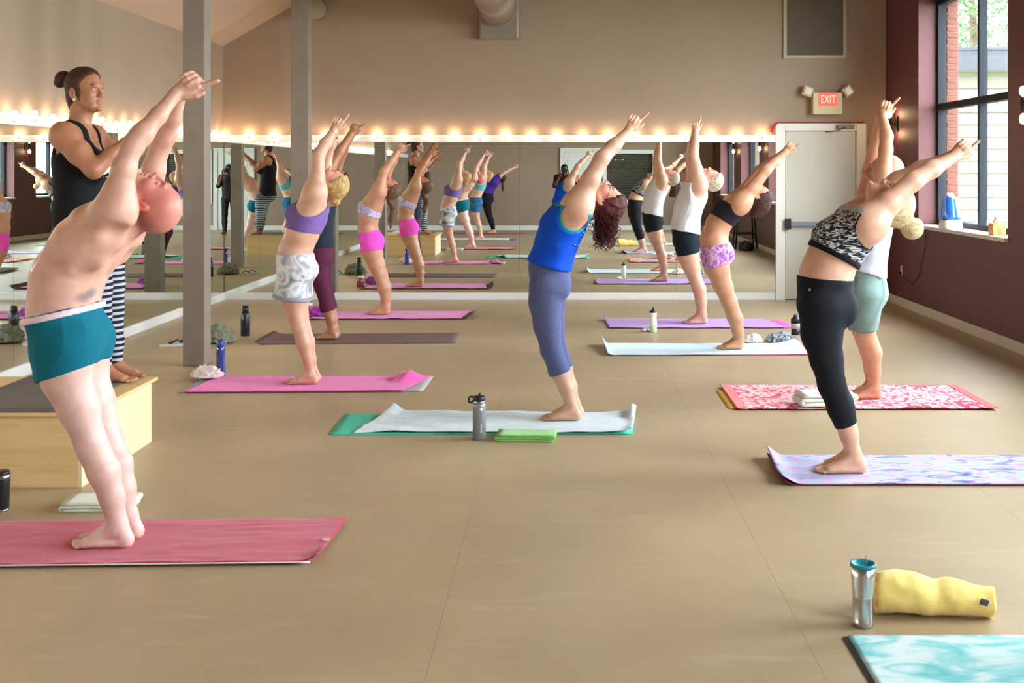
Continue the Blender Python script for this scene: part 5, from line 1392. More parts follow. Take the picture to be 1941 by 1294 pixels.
# ---------------------------------------------------------------- instructor on the riser
def instructor():
    zt = BZ + 0.0055
    p = Person(6.88, 200, zt)
    p.torso([(168, 492, 40, 1.35), (158, 445, 42, 1.30), (152, 400, 40, 1.22), (152, 350, 39, 1.2), (150, 305, 41, 1.22), (146, 262, 33, 1.35)])
    glute(p, 142, 480, 33)
    bust(p, 190, 318, 26, 0.085)
    p.legs([(172, 500, 37), (178, 545, 31), (184, 598, 24), (186, 625, 21), (190, 655, 20), (196, 700, 13)], 184, 258, w=(0.10, 0.085))
    # arms held forward, hands open
    S_, E_, W_ = p.u(122, 258, -0.2), p.u(178, 322, -0.235), p.u(252, 258, -0.13)
    for sg in (-1, 1):
        a, b, c = [np.array((q[0], -q[1] if sg > 0 else q[1], q[2])) for q in (S_, E_, W_)]
        if sg > 0: b[2] += 0.03; c[2] += 0.05; c[0] += 0.02
        top = p.tor[-1]
        p.add(cone((top[0][0], sg * 0.08, top[0][2]), a, top[1] * 0.72, 0.07, k=0.05)); p.add(cone(a, (a + b) / 2, 0.072, 0.064, k=0.05, g='arms')); p.add(cone((a + b) / 2, b, 0.064, 0.048, k=0.03, g='arms'))
        p.add(cone(b, b * 0.55 + c * 0.45, 0.047, 0.041, k=0.025, g='arms')); p.add(cone(b * 0.55 + c * 0.45, c, 0.041, 0.026, k=0.02, g='arms'))
        u_ = c - b; u_ = u_ / np.linalg.norm(u_) + np.array((0.3, -sg * 0.15, 0.15))
        p.open_hand(c, 0.026, u_, (0.1, -sg * 1.0, -0.5), -sg, 1.0)
    head_f = np.array((0.93, -0.36, 0.05))
    p.make_head((162, 172), head_f, 1.06, 0.056, up=(0.03, 0, 1), neck_from=p.u(150, 240))
    p.lips(srgb(170, 96, 86)); p.brows(srgb(60, 38, 30))
    C, Fv, Lv, Uv, sc = p.head; A = np.array((Fv, Lv, Uv))
    for sg in (-1, 1): (p.paint.append((C + (Fv * 0.09 + Lv * sg * 0.031 - Uv * 0.001) * sc, np.array((0.016, 0.017, 0.009)), A, srgb(226, 214, 204), 0.9)), p.paint.append((C + (Fv * 0.092 + Lv * sg * 0.029 - Uv * 0.0) * sc, np.array((0.016, 0.0085, 0.009)), A, srgb(36, 24, 20), 1.0)), p.paint.append((C + (Fv * 0.09 + Lv * sg * 0.031 + Uv * 0.009) * sc, np.array((0.014, 0.018, 0.004)), A, srgb(50, 30, 26), 0.9)))
    root = place('instructor in black tank top and striped leggings standing on the plywood riser', p, group='people in the studio')
    p.build(root, SK_TAN, 0.0068, 0.0034)
    M_bt = fab('tank_black', srgb(22, 22, 26), 0.1)
    ex = [cone(p.u(154, 470), p.u(156, 380), p.m(46), p.m(42), 1.3, 1.25, 0.03)]
    tk = p.garment('tank_top', M_bt, ('torso',), 0.010, [p.line((60, 478), (240, 478), (150, 300)), p.disc((118, 262), 34, 0.135), (lambda X, Y, Z: np.maximum(Z - p.u(0, 252)[2] + 0 * X, np.abs(Y) * 1.0 - 0.062 + 0 * X) * -1.0 if False else np.minimum(np.minimum(0.075 - np.abs(Y), Z - p.u(0, 285)[2] - 6.0 * np.maximum(0, np.abs(Y) - 0.03) ** 1.5), X - p.u(146, 0)[0] + 0 * Y)), (lambda X, Y, Z: np.minimum(np.minimum(0.06 - np.abs(Y), Z - p.u(0, 262)[2] + 0 * X), p.u(150, 0)[0] - X + 0 * Y)), p.line((60, 222), (240, 222), (150, 300)), (lambda X, Y, Z: np.minimum(np.abs(Y) - 0.118, Z - p.u(0, 275)[2] + 0 * X))], ex, fold=0.007, ff=5)
    stripes = pattern('leggings_stripe', [(0.0, srgb(24, 24, 30)), (0.55, srgb(176, 178, 192)), (1.0, srgb(176, 178, 192))], 'wavez', 9.5, (1, 1, 1), 0.8, 0.0, 0, const=True)
    p.garment('striped_leggings', stripes, ('torso', 'legs'), 0.006, [p.line((60, 452), (240, 452), (170, 560)), p.line((170, 694), (240, 694), (190, 600))])
    # white print on the shirt front
    ring = lambda c, r1, r2: (lambda X, Y, Z: np.maximum(np.abs(np.sqrt((X - p.u(*c)[0]) ** 2 + (Z - p.u(*c)[2]) ** 2) - p.m((r1 + r2) / 2)) - p.m((r2 - r1) / 2), Y + 0.03))
    def bar(x0, x1, y0, y1):
        a, b = p.u(x0, y1), p.u(x1, y0)
        return lambda X, Y, Z: np.maximum(np.maximum(np.maximum(a[0] - X, X - b[0]), np.maximum(a[2] - Z, Z - b[2])), Y + 0.03)
    mw = mat('print_white', srgb(228, 228, 228), 0.7, var=0)
    base = p.field(('torso',), ex); base.v -= f32(0.012)
    for nm, fn in [('shirt_emblem', ring((205, 318), 11, 15)), ('shirt_emblem', bar(199, 211, 316, 319.5))] + [('shirt_lettering', bar(192 + i * 4.2, 195 + i * 4.2, 333, 337)) for i in range(6)]:
        g_ = base.copy(0.0); g_.clip(fn)
        V, Q = g_.mesh()
        if len(V): np_mesh(nm, V, Q, mw, tk)
    H1 = hair_mat('hair_dark_brown', srgb(40, 26, 22), srgb(84, 56, 44))
    bun = [ell(p.hp(-0.145, 0.0, 0.075), (0.05, 0.05, 0.046), None, 0.006, 'hair'), ell(p.hp(-0.16, 0.02, 0.095), (0.034, 0.035, 0.03), None, 0.006, 'hair'), ell(p.hp(-0.165, -0.01, 0.055), (0.032, 0.035, 0.03), None, 0.006, 'hair')]
    ex2 = chain([p.hp(0.012, -0.066, 0.03), p.hp(0.018, -0.0705, 0.0), p.hp(0.016, -0.071, -0.03), p.hp(0.02, -0.068, -0.065)], [0.012, 0.0085, 0.006, 0.0035], 0.012) + bun + chain([p.hp(-0.07, 0, -0.03), p.hp(-0.065, 0, -0.09), p.hp(-0.06, 0.01, -0.12)], [0.045, 0.03, 0.01], 0.03)
    p.hair_cap('hair', H1, 0.010, ex2, low=-0.10, limit=lambda u, l: 0.0 + 0.78 * np.maximum(u, 0) + 0.3 * np.minimum(u, 0), label='dark brown hair tied up in a bun')
    e = p.hp(-0.004, -0.082, -0.052)
    bm = bmesh.new(); bmesh.ops.create_uvsphere(bm, u_segments=10, v_segments=8, radius=0.008); from_bm('earring', bm, mat('pearl', srgb(236, 228, 214), 0.2, var=0), root, tuple(e), True)
instructor()

# ---------------------------------------------------------------- woman in purple bra and grey printed shorts
def woman_purple(label, at=None, alt=None, h=0.0075, grp='people in the backbend'):
    p = Person(8.85, 573, FEETZ)
    p.torso([(561, 505, 32, 1.25), (559, 478, 29, 1.2), (573, 440, 29, 1.22), (586, 409, 30, 1.3), (598, 384, 24, 1.5)])
    glute(p, 575, 512, 22); bust(p, 563, 404, 17, 0.065)
    p.legs(scl([(559, 520, 26), (558, 568, 23), (563, 600, 17), (569, 622, 15), (578, 652, 15.5), (586, 685, 11), (590, 706, 9.5)], -2, -2), 605, 540, w=(0.082, 0.05))
    p.arms([(597, 366, 17), (601, 334, 14), (604, 293, 11.5), (617, 272, 11), (632, 248, 7)], w=(0.15, 0.155, 0.14, 0.09, 0.03))
    p.clasp((0.45, -0.89), (0.62, -0.78), 0.95)
    p.make_head((629, 346), (0.2, -0.98), 1.0, 0.05, up=(0.98, 0.2), neck_from=p.u(609, 372))
    p.lips(srgb(200, 110, 104)); p.brows(BROW_L)
    C, Fv, Lv, Uv, sc = p.head; p.paint.append((C, np.array((0.18, 0.18, 0.18)), np.eye(3), srgb(220, 152, 134), 0.6))
    root = place(label, p, at=at, group=grp)
    p.build(root, SK_FAIR, h, 0.0042)
    mb_, msh = alt or (fab('bra_purple', srgb(122, 98, 160)), pattern('shorts_marble', [(0.3, srgb(128, 128, 140)), (0.45, srgb(186, 186, 194)), (0.55, srgb(232, 232, 234)), (0.7, srgb(160, 160, 170))], 'noise', 9, rough=0.85, distort=1.2, detail=1.0))
    p.garment('sports_bra', mb_, ('torso',), 0.007, [p.line((546, 430), (607, 443), (580, 400)), p.disc((597, 379), 30, 0.06), p.line((550, 372), (640, 372), (590, 420)), p.disc((604, 362), 24, 0)])
    ex = [cone(p.u(561, 490), p.u(555, 562), p.m(31), p.m(34), 1.35, 1.3, 0.03)]
    msd = mat('shorts_trim', srgb(150, 150, 160), 0.85) if alt is None else msh
    sh = p.garment('shorts', msh, ('torso', 'legs'), 0.010, [p.line((520, 481), (600, 480), (560, 520)), p.line((515, 562), (600, 572), (560, 520))], ex, fold=0.010, ff=9)
    if alt is None:
        F_ = p.field(('torso', 'legs'), ex); F_.v -= f32(0.0125)
        F_.clip(p.line((515, 562), (600, 572), (560, 520))); F_.clip(p.line((510, 554), (605, 564), (560, 590)))
        V, Q = F_.mesh(); np_mesh('hem_trim', V, Q, msd, sh)
    HB = MATS.get('hair_blonde') or hair_mat('hair_blonde', srgb(150, 112, 66), srgb(222, 188, 124))
    tail = chain([p.hp(-0.085, 0, 0.06), p.hp(-0.125, 0, 0.05), p.hp(-0.155, 0, 0.0), p.hp(-0.175, 0, -0.03)], [0.03, 0.035, 0.028, 0.008], 0.015)
    p.hair_cap('hair', HB, 0.011, tail, low=-0.06, label='blonde hair in a ponytail')
    if alt is None:
        wpos = p.apts[-1][0]; wd = (p.apts[-1][0] - p.apts[-2][0]); wd /= np.linalg.norm(wd)
        for sg, mm, off in ((-1, M_steel, 0.02), (1, M_black, 0.05)):
            c = Vector(wpos - wd * off) if sg < 0 else Vector(p.both(wpos - wd * off))
            a = Vector(wd).orthogonal().normalized(); b = Vector(wd).cross(a)
            r_ = 0.0275 if sg < 0 else 0.032
            tube('wristband', [c + (a * math.cos(t) + b * math.sin(t)) * r_ for t in [i * 6.2832 / 18 for i in range(18)]], 0.005, mm, root, n=6, closed=True)
woman_purple('blonde woman in purple sports bra and grey marbled shorts on the pink towel')

# ---------------------------------------------------------------- woman in dark tank and maroon capris
def woman_maroon():
    p = Person(11.22, 620, 0.008)
    p.torso([(606, 485, 23, 1.3), (606, 462, 21, 1.25), (606, 430, 20, 1.25), (610, 400, 21, 1.3), (616, 374, 17, 1.5)])
    glute(p, 614, 486, 16); bust(p, 597, 398, 12, 0.065)
    p.legs([(604, 488, 19.5), (602, 515, 17), (611, 545, 12.5), (614, 556, 11.5), (620, 583, 12), (627, 607, 8.5), (629, 623, 7.5)], 642, 596, w=(0.085, 0.052))
    p.arms([(614, 362, 12.5), (620, 338, 11), (628, 316, 9.5), (644, 286, 8.8), (664, 256, 6)], w=(0.15, 0.155, 0.14, 0.09, 0.03))
    p.clasp((0.5, -0.86), (0.8, -0.6), 0.98)
    p.make_head((636, 340), (0.1, -0.99), 1.0, 0.05, up=(1, 0.1), neck_from=p.u(621, 366))
    p.lips(srgb(160, 90, 80)); p.brows(BROW_D)
    root = place('tanned woman in dark navy tank and maroon capri leggings on the bare plum mat', p)
    p.build(root, SK_TAN, 0.0082, 0.0048)
    p.garment('tank_top', fab('tank_navy', srgb(36, 42, 56)), ('torso',), 0.010, [p.line((570, 470), (640, 468), (600, 400)), p.disc((616, 366), 18, 0.07), p.line((580, 362), (650, 362), (600, 400)), p.disc((620, 358), 15, 0)], [cone(p.u(606, 466), p.u(607, 420), p.m(23), p.m(20), 1.3, 1.25, 0.03)])
    p.garment('capri_leggings', fab('leggings_maroon', srgb(92, 36, 62)), ('torso', 'legs'), 0.006, [p.line((570, 460), (640, 460), (600, 500)), p.line((600, 594), (650, 582), (610, 540))])
    tail = chain([p.hp(-0.08, 0, 0.05), p.hp(-0.12, 0, 0.03), p.hp(-0.2, 0, 0.0)], [0.03, 0.03, 0.012])
    p.hair_cap('hair', MATS.get('hair_dark_brown'), 0.013, tail, label='dark brown hair')
woman_maroon()

# ---------------------------------------------------------------- woman in bright pink shorts
def woman_pink():
    p = Person(13.08, 717, FEETZ)
    p.torso([(704, 457, 20, 1.32), (697, 432, 17, 1.3), (699, 409, 18.5, 1.25), (706, 389, 19, 1.35), (715, 372, 14.5, 1.6)])
    glute(p, 711, 457, 14.5); bust(p, 690, 391, 9, 0.065)
    p.legs([(702, 460, 18.5), (704, 478, 17), (712, 502, 13.5), (720, 522, 11), (727, 546, 11), (730, 565, 8), (731, 580, 6.5)], 739, 695, w=(0.083, 0.05))
    p.arms([(718, 363, 11), (722, 345, 9.2), (728, 325, 8), (741, 306, 7.3), (753, 289, 5)], w=(0.15, 0.155, 0.14, 0.09, 0.03))
    p.clasp((0.6, -0.8), (0.88, -0.48), 0.98)
    p.make_head((738, 356), (0.28, -0.96), 1.0, 0.05, up=(0.96, 0.28), neck_from=p.u(723, 370))
    p.lips(srgb(190, 100, 96)); p.brows(BROW_D)
    C = p.head[0]; p.paint.append((C, np.array((0.18, 0.18, 0.18)), np.eye(3), srgb(214, 128, 112), 0.7))
    root = place('woman in bright pink shorts with a long ponytail on the orchid towel', p)
    p.build(root, SK_WARM, 0.0082, 0.0048)
    p.garment('bandeau_bra', pattern('bra_lilac', [(0.35, srgb(150, 140, 200)), (0.55, srgb(206, 200, 230)), (0.7, srgb(232, 226, 238))], 'noise', 22, rough=0.85), ('torso',), 0.008, [p.line((675, 400), (725, 416), (700, 385)), p.line((680, 378), (724, 405), (690, 402))])
    p.garment('shorts', fab('shorts_pink', srgb(250, 90, 208)), ('torso', 'legs'), 0.008, [p.line((675, 442), (722, 434), (704, 460)), p.line((675, 478), (732, 471), (704, 455))], wrinkle=0.002)
    HM = hair_mat('hair_brown', srgb(70, 48, 36), srgb(136, 104, 74))
    tail = chain([p.hp(-0.09, 0, 0.04), p.hp(-0.13, 0, 0.04)], [0.03, 0.03]) + chain([p.hp(-0.13, 0, 0.04), p.u(746, 395), p.u(742, 415), p.u(740, 434)], [0.03, 0.035, 0.03, 0.008], 0.02)
    p.hair_cap('hair', HM, 0.013, tail, label='brown hair in a long hanging ponytail')
woman_pink()

# ---------------------------------------------------------------- woman in blue tank with curly hair
def woman_blue(label, at=None, dark=False, h=0.0068):
    p = Person(7.58, 1066, FEETZ, lshear=0.16)
    p.torso([(1043, 535, 36, 1.25), (1041, 505, 34, 1.2), (1056, 458, 32, 1.2), (1073, 420, 33, 1.28), (1087, 399, 26, 1.5)])
    glute(p, 1056, 541, 25); bust(p, 1046, 423, 18, 0.07)
    p.legs([(1036, 545, 32), (1033, 572, 28.5), (1037, 617, 23.5), (1045, 662, 18.5), (1060, 702, 18), (1074, 737, 14), (1083, 770, 11)], 1104, 1025, w=(0.085, 0.05))
    p.arms([(1095, 393, 23), (1121, 339, 16.5), (1142, 299, 14), (1164, 276, 13), (1191, 249, 8)], w=(0.155, 0.16, 0.145, 0.095, 0.03), k=0.025)
    p.clasp((0.5, -0.86), (0.75, -0.66), 1.0)
    p.make_head((1147, 380), (0.36, -0.93), 1.02, 0.053, up=(0.93, 0.36), neck_from=p.u(1110, 404))
    p.lips(srgb(196, 104, 98)); p.brows(BROW_D)
    C = p.head[0]; p.paint.append((C, np.array((0.18, 0.18, 0.18)), np.eye(3), srgb(222, 152, 136), 0.5))
    root = place(label, p, at=at, group='people seen only in the mirror' if dark else 'people in the backbend')
    p.build(root, SK_FAIR, h, 0.0036 if not dark else 0.006)
    TOP = p.line((1046, 386), (1124, 410), (1060, 450))
    ex = [cone(p.u(1040, 512), p.u(1056, 455), p.m(39), p.m(36), 1.3, 1.25, 0.04), cone(p.u(1056, 455), p.u(1073, 420), p.m(36), p.m(35), 1.25, 1.28, 0.04)]
    legm = fab('leggings_black', srgb(26, 28, 34)) if dark else mat('leggings_heather', srgb(92, 98, 138), 0.9, var=0.18, scale=220, bump=0.3, bscale=300, spec=0.2)
    p.garment('capri_leggings', legm, ('torso', 'legs'), 0.006, [p.line((980, 490), (1100, 500), (1040, 560)), p.line((1035, 714), (1095, 692), (1045, 650))], wrinkle=0.001, wf=30)
    if not dark:
        p.garment('camisole', fab('cami_teal', srgb(30, 150, 164)), ('torso',), 0.009, [p.line((990, 470), (1120, 480), (1060, 420)), p.disc((1089, 409), 25, 0.06), p.line((1050, 382), (1126, 406), (1060, 450)), p.disc((1104, 388), 20, 0)])
    tk = p.garment('tank_top', fab('tank_blue', srgb(14, 78, 208), 0.08) if not dark else MATS['tank_black'], ('torso',), 0.016, [p.line((990, 492), (1090, 516), (1060, 440)), p.disc((1089, 408), 32, 0.065), TOP, p.disc((1102, 390), 22, 0)], ex, fold=0.012, ff=5, seed=1.0)
    if not dark:
        base = p.field(('torso',), ex); base.v -= f32(0.0225)
        mw = mat('print_white', srgb(228, 228, 228), 0.7, var=0)
        for i, (cx0, cy0, ln, w_) in enumerate(((1110, 440, 14, 2.2), (1108, 446, 16, 2.2), (1106, 452, 15, 2.2), (1092, 462, 13, 3.0))):
            a, b = p.u(cx0 - ln / 2, cy0 - ln * 0.15), p.u(cx0 + ln / 2, cy0 + ln * 0.15); rr_ = p.m(w_ / 2)
            d = (b - a) / np.linalg.norm(b - a); c_ = (a + b) / 2; L_ = np.linalg.norm(b - a) / 2
            for k_ in range(4):
                cc = a + (b - a) * (k_ + 0.5) / 4
                fn = lambda X, Y, Z, cc=cc: np.maximum(np.maximum(np.abs((X - cc[0]) * d[0] + (Z - cc[2]) * d[2]) - L_ / 4 * 0.75, np.abs(-(X - cc[0]) * d[2] + (Z - cc[2]) * d[0]) - rr_), Y + 0.02)
                g_ = base.copy(); g_.clip(fn); V, Q = g_.mesh()
                if len(V): np_mesh('shirt_lettering', V, Q, mw, tk)
    HR = MATS.get('hair_auburn') or hair_mat('hair_auburn', srgb(44, 16, 18), srgb(104, 44, 44))
    if dark: HR = MATS['hair_dark_brown']
    p.hair_cap('hair', HR, 0.016, chain([p.hp(-0.085, 0, 0.05), p.u(1150, 425), p.u(1142, 445)], [0.06, 0.07, 0.045], 0.03), wob=0.005, label='curly dark auburn hair hanging down')
    if not dark:
        C, Fv, Lv, Uv, sc = p.head
        def rts(rr):
            a = rr.uniform(-1.25, 1.25); e = rr.uniform(-0.2, 0.9)
            return C + (-Fv * 0.09 * math.cos(a) * math.cos(e * .8) + Lv * 0.078 * math.sin(a) + Uv * (0.04 + 0.08 * math.sin(e) - 0.06 * rr.random())) * sc
        def tps(rr, a): return Vector((a[0] + rr.gauss(-0.01, 0.02), a[1] * 1.15 + rr.gauss(0, 0.015), p.u(1150, rr.uniform(428, 476))[2]))
        strands('curls', HR, root, rts, tps, 240, 3, 0.0034, 0.012, 3.6, seg=40)
        gl = mat('glasses_dark', srgb(50, 34, 34), 0.3, var=0)
        for sg in (-1, 1):
            c = p.hp(0.099, sg * 0.033, -0.004)
            tube('glasses_rim', [Vector(c) + Vector(Lv) * 0.024 * math.cos(t) * sc + Vector(Uv) * 0.018 * math.sin(t) * sc for t in [i * 6.2832 / 16 for i in range(16)]], 0.0022, gl, root, n=5, closed=True)
            tube('glasses_temple', [p.hp(0.099, sg * 0.056, 0.0), p.hp(0.05, sg * 0.075, 0.0), p.hp(-0.012, sg * 0.08, 0.006)], 0.002, gl, root, n=5)
woman_blue('woman in bright blue tank and heather leggings with curly auburn hair')

# ---------------------------------------------------------------- person in white tank and black shorts
def person_white():
    p = Person(12.3, 1319, FEETZ)
    p.torso([(1301, 454, 25, 1.3), (1299, 428, 22.5, 1.2), (1304, 397, 21.5, 1.22), (1314, 371, 21, 1.32), (1321, 351, 16, 1.6)])
    glute(p, 1309, 456, 17); bust(p, 1299, 372, 10, 0.065)
    p.legs([(1302, 460, 21), (1306, 487, 18.5), (1311, 505, 15.5), (1317, 524, 12), (1326, 547, 12), (1330, 573, 9.5), (1331, 596, 8)], 1342, 1295, w=(0.085, 0.05))
    p.arms([(1324, 350, 13.5), (1320, 322, 12), (1314, 296, 10.3), (1316, 275, 9), (1318, 251, 6)], w=(0.155, 0.16, 0.14, 0.09, 0.03))
    p.clasp((0.1, -0.99), (0.3, -0.95), 1.0)
    p.make_head((1347, 339), (0.15, -0.99), 1.0, 0.05, up=(0.99, 0.15), neck_from=p.u(1329, 356))
    p.lips(srgb(196, 110, 104)); p.brows(BROW_L)
    C = p.head[0]; p.paint.append((C, np.array((0.18, 0.18, 0.18)), np.eye(3), srgb(226, 148, 136), 0.6))
    root = place('person in loose white tank and black shorts with short blond hair on the lavender towel', p)
    p.build(root, SK_FAIR, 0.0082, 0.0048)
    p.garment('shorts', fab('shorts_black', srgb(26, 32, 42)), ('torso', 'legs'), 0.009, [p.line((1265, 425), (1335, 435), (1300, 470)), p.line((1278, 486), (1330, 475), (1300, 460))])
    ex = [cone(p.u(1299, 440), p.u(1306, 395), p.m(26), p.m(22), 1.3, 1.25, 0.04), cone(p.u(1306, 395), p.u(1315, 370), p.m(22), p.m(22), 1.25, 1.3, 0.04)]
    p.garment('tank_top', fab('tank_white', srgb(226, 222, 228), 0.03), ('torso',), 0.012, [p.line((1265, 431), (1335, 446), (1300, 400)), p.disc((1325, 356), 20, 0.06), p.line((1300, 345), (1345, 353), (1310, 380)), p.disc((1328, 348), 14, 0)], ex, fold=0.018, ff=5.5, seed=2)
    HP = hair_mat('hair_ash', srgb(120, 108, 88), srgb(226, 216, 190))
    p.hair_cap('hair', HP, 0.015, [], low=-0.075, label='short ash blond hair')
person_white()

# ---------------------------------------------------------------- woman in black bra and purple printed shorts
def woman_black():
    p = Person(10.56, 1386, FEETZ)
    p.torso([(1359, 480, 28, 1.3), (1353, 453, 24, 1.25), (1361, 426, 21.5, 1.25), (1373, 409, 21.5, 1.3), (1383, 396, 21, 1.35), (1394, 385, 16.5, 1.6)])
    glute(p, 1369, 480, 19); bust(p, 1367, 393, 12, 0.065)
    p.legs([(1358, 488, 24), (1361, 510, 21.5), (1373, 545, 16.5), (1384, 573, 13.5), (1395, 604, 13), (1400, 628, 9.8), (1402, 644, 8.3)], 1410, 1361, w=(0.085, 0.05))
    p.arms([(1403, 386, 16), (1426, 357, 12.5), (1451, 323, 10.5), (1468, 307, 8.8), (1487, 290, 5.8)], w=(0.15, 0.155, 0.14, 0.09, 0.03))
    p.clasp((0.72, -0.69), (0.86, -0.5), 0.95)
    p.make_head((1437, 370), (0.32, -0.95), 0.98, 0.048, up=(0.95, 0.32), neck_from=p.u(1405, 386))
    p.lips(srgb(190, 96, 92)); p.brows(BROW_D)
    root = place('woman in black sports bra and purple printed shorts on the ice blue towel', p)
    p.build(root, SK_WARM, 0.008, 0.0046)
    p.garment('sports_bra', fab('bra_black', srgb(40, 32, 42)), ('torso',), 0.008, [p.line((1346, 404), (1392, 432), (1378, 395)), p.disc((1401, 388), 20, 0.06), p.line((1364, 376), (1410, 404), (1372, 405)), p.disc((1404, 376), 16, 0)])
    sh = p.garment('shorts', pattern('shorts_paisley', [(0.3, srgb(110, 60, 140)), (0.45, srgb(188, 120, 190)), (0.55, srgb(236, 190, 226)), (0.65, srgb(140, 84, 164)), (0.8, srgb(206, 140, 190))], 'noise', 11, rough=0.85, distort=2.0, detail=1.0), ('torso', 'legs'), 0.010, [p.line((1322, 469), (1390, 457), (1360, 490)), p.line((1325, 509), (1394, 495), (1360, 480))], wrinkle=0.002)
    tube('drawstring', [p.u(1358, 462, -0.145), p.u(1362, 470, -0.155), p.u(1360, 478, -0.16)], 0.004, MATS['leggings_maroon'], sh, n=5)
    HD = MATS['hair_dark_brown']
    tail = chain([p.hp(-0.08, 0, 0.04), p.u(1445, 392), p.u(1436, 402), p.u(1424, 408)], [0.06, 0.06, 0.05, 0.02], 0.03)
    p.hair_cap('hair', HD, 0.013, tail, label='long dark hair falling back')
woman_black()

# ---------------------------------------------------------------- woman in black and white bra with a blonde bun
def woman_bun(label, at=None, alt=False, h=0.0068):
    p = Person(6.27, 1592, FEETZ, lshear=0.19)
    p.torso([(1563, 575, 50, 1.22), (1565, 524, 46, 1.15), (1576, 492, 43, 1.15), (1590, 468, 41, 1.2), (1607, 446, 42, 1.25), (1630, 423, 35, 1.45)])
    glute(p, 1583, 582, 35); bust(p, 1572, 446, 24, 0.075)
    p.legs([(1560, 585, 44), (1558, 632, 36), (1566, 680, 28), (1577, 730, 23), (1594, 774, 22.5), (1609, 823, 17), (1618, 864, 13.5)], 1645, 1545, w=(0.088, 0.052))
    p.arms([(1645, 425, 28), (1683, 386, 22), (1731, 343, 17), (1766, 321, 16), (1809, 297, 10.5)], w=(0.155, 0.16, 0.145, 0.095, 0.03), k=0.028)
    p.clasp((0.78, -0.62), (0.75, -0.66), 0.95)
    p.make_head((1685, 383), (0.06, -1.0), 1.02, 0.053, up=(1.0, 0.06), neck_from=p.u(1652, 413))
    p.lips(srgb(206, 120, 112)); p.brows(BROW_L)
    C = p.head[0]; p.paint.append((C, np.array((0.17, 0.17, 0.17)), np.eye(3), srgb(228, 156, 136), 0.5))
    root = place(label, p, at=at, group='people seen only in the mirror' if alt else 'people in the backbend')
    p.build(root, SK_FAIR, h, 0.0036 if not alt else 0.006)
    band = (p.line((1532, 463), (1620, 508), (1600, 440)))
    if not alt:
        m_ = pattern('bra_streak', [(0.40, srgb(22, 22, 26)), (0.5, srgb(70, 70, 76)), (0.58, srgb(216, 216, 222))], 'noise', 48, (0.45, 1, 2.2), 0.85, 0.8, 2, rot=(0, 0.6, 0))
        M_trim = fab('bra_trim_black', srgb(24, 24, 28))
        UP = p.line((1560, 385), (1640, 412), (1590, 450))
        b_ = p.garment('sports_bra', m_, ('torso',), 0.009, [band, p.disc((1642, 430), 39, 0.06), UP, p.disc((1640, 396), 30, 0)])
        o = p.garment('mesh_yoke', fab('mesh_grey', srgb(170, 162, 162)), ('torso',), 0.008, [p.line((1560, 385), (1640, 412), (1640, 380)), p.disc((1642, 430), 39, 0.06), p.disc((1652, 392), 24, 0), p.line((1560, 372), (1650, 400), (1590, 450))], label='pale grey mesh yoke')
        if o: o.parent = b_
        o = p.garment('bra_band', M_trim, ('torso',), 0.0125, [band, p.line((1536, 453), (1624, 498), (1560, 520))], label='black elastic band'); o.parent = b_
        F_ = p.field(('torso',)); F_.v -= f32(0.0115); F_.clip(band); F_.clip(p.disc((1642, 430), 39, 0.06)); F_.clip(UP)
        Dc, R_ = p.u(1642, 430), p.m(42)
        F_.clip(lambda X, Y, Z: np.maximum(np.sqrt((X - Dc[0]) ** 2 + (Z - Dc[2]) ** 2) - R_, 0.05 - np.abs(Y)))
        V, Q = F_.mesh()
        for sg in (-1, 1):
            qs = Q[np.sign(V[Q].mean(1)[:, 1]) == sg]
            ids, inv = np.unique(qs, return_inverse=True)
            if len(ids): np_mesh('armhole_trim', V[ids], inv.reshape(qs.shape), M_trim, b_)
        lm = fab('leggings_black', srgb(26, 28, 34))
        nx_ = 44
    else:
        p.garment('t_shirt', fab('tshirt_purple', srgb(78, 48, 150)), ('torso', 'arms'), 0.012, [p.line((1500, 528), (1640, 535), (1600, 440)), p.neckhole((1650, 400), 26, 0.07), p.line((1660, 340), (1720, 440), (1600, 440))], [cone(p.u(1566, 522), p.u(1590, 468), p.m(50), p.m(44), 1.2, 1.2, 0.03)])
        lm = MATS['leggings_black']
    lg = p.garment('capri_leggings', lm, ('torso', 'legs'), 0.007, [p.line((1505, 521), (1625, 530), (1560, 600)), p.line((1570, 812), (1635, 786), (1590, 740)) if not alt else p.line((1590, 858), (1650, 858), (1600, 800))], fold=0.004, ff=8)
    if not alt:
        o = box('leggings_emblem', (-0.006, -0.001, -0.006), (0.006, 0.001, 0.006), mat('emblem_grey', srgb(120, 120, 126), 0.5, var=0), lg, loc=tuple(p.u(1535, 549, -0.128)))
        HB = MATS['hair_blonde']
        bun = [ell(p.u(1729, 434), (0.058, 0.055, 0.055), None, 0.01, 'hair'), ell(p.u(1737, 428), (0.035, 0.045, 0.04), None, 0.008, 'hair')] + chain([p.hp(-0.075, 0, 0.075), p.u(1722, 420)], [0.05, 0.03], 0.02) + chain([p.hp(-0.08, 0, 0.0), p.u(1712, 425)], [0.045, 0.025], 0.02)
        HB2 = hair_mat('hair_pale_blonde', srgb(160, 140, 100), srgb(226, 210, 166))
        p.hair_cap('hair', HB2, 0.012, bun, label='pale blonde hair in a low bun')
        c = p.u(1718, 422); tube('hair_tie', [Vector(c) + Vector((0.02 * math.cos(t), 0.028 * math.sin(t), 0.02 * math.cos(t))) for t in [i * 6.2832 / 14 for i in range(14)]], 0.006, mat('hair_tie_tan', srgb(206, 180, 130), 0.7, var=0), root, n=6, closed=True)
    else:
        tail = chain([p.hp(-0.09, 0, 0.04), p.hp(-0.13, 0, 0.04), p.hp(-0.25, 0, 0.06), p.hp(-0.38, 0, 0.05)], [0.035, 0.03, 0.03, 0.008])
        p.hair_cap('hair', MATS['hair_dark_brown'], 0.012, tail, label='dark hair in a ponytail')
woman_bun('woman in black and white streaked bra and black capris with a blonde bun')

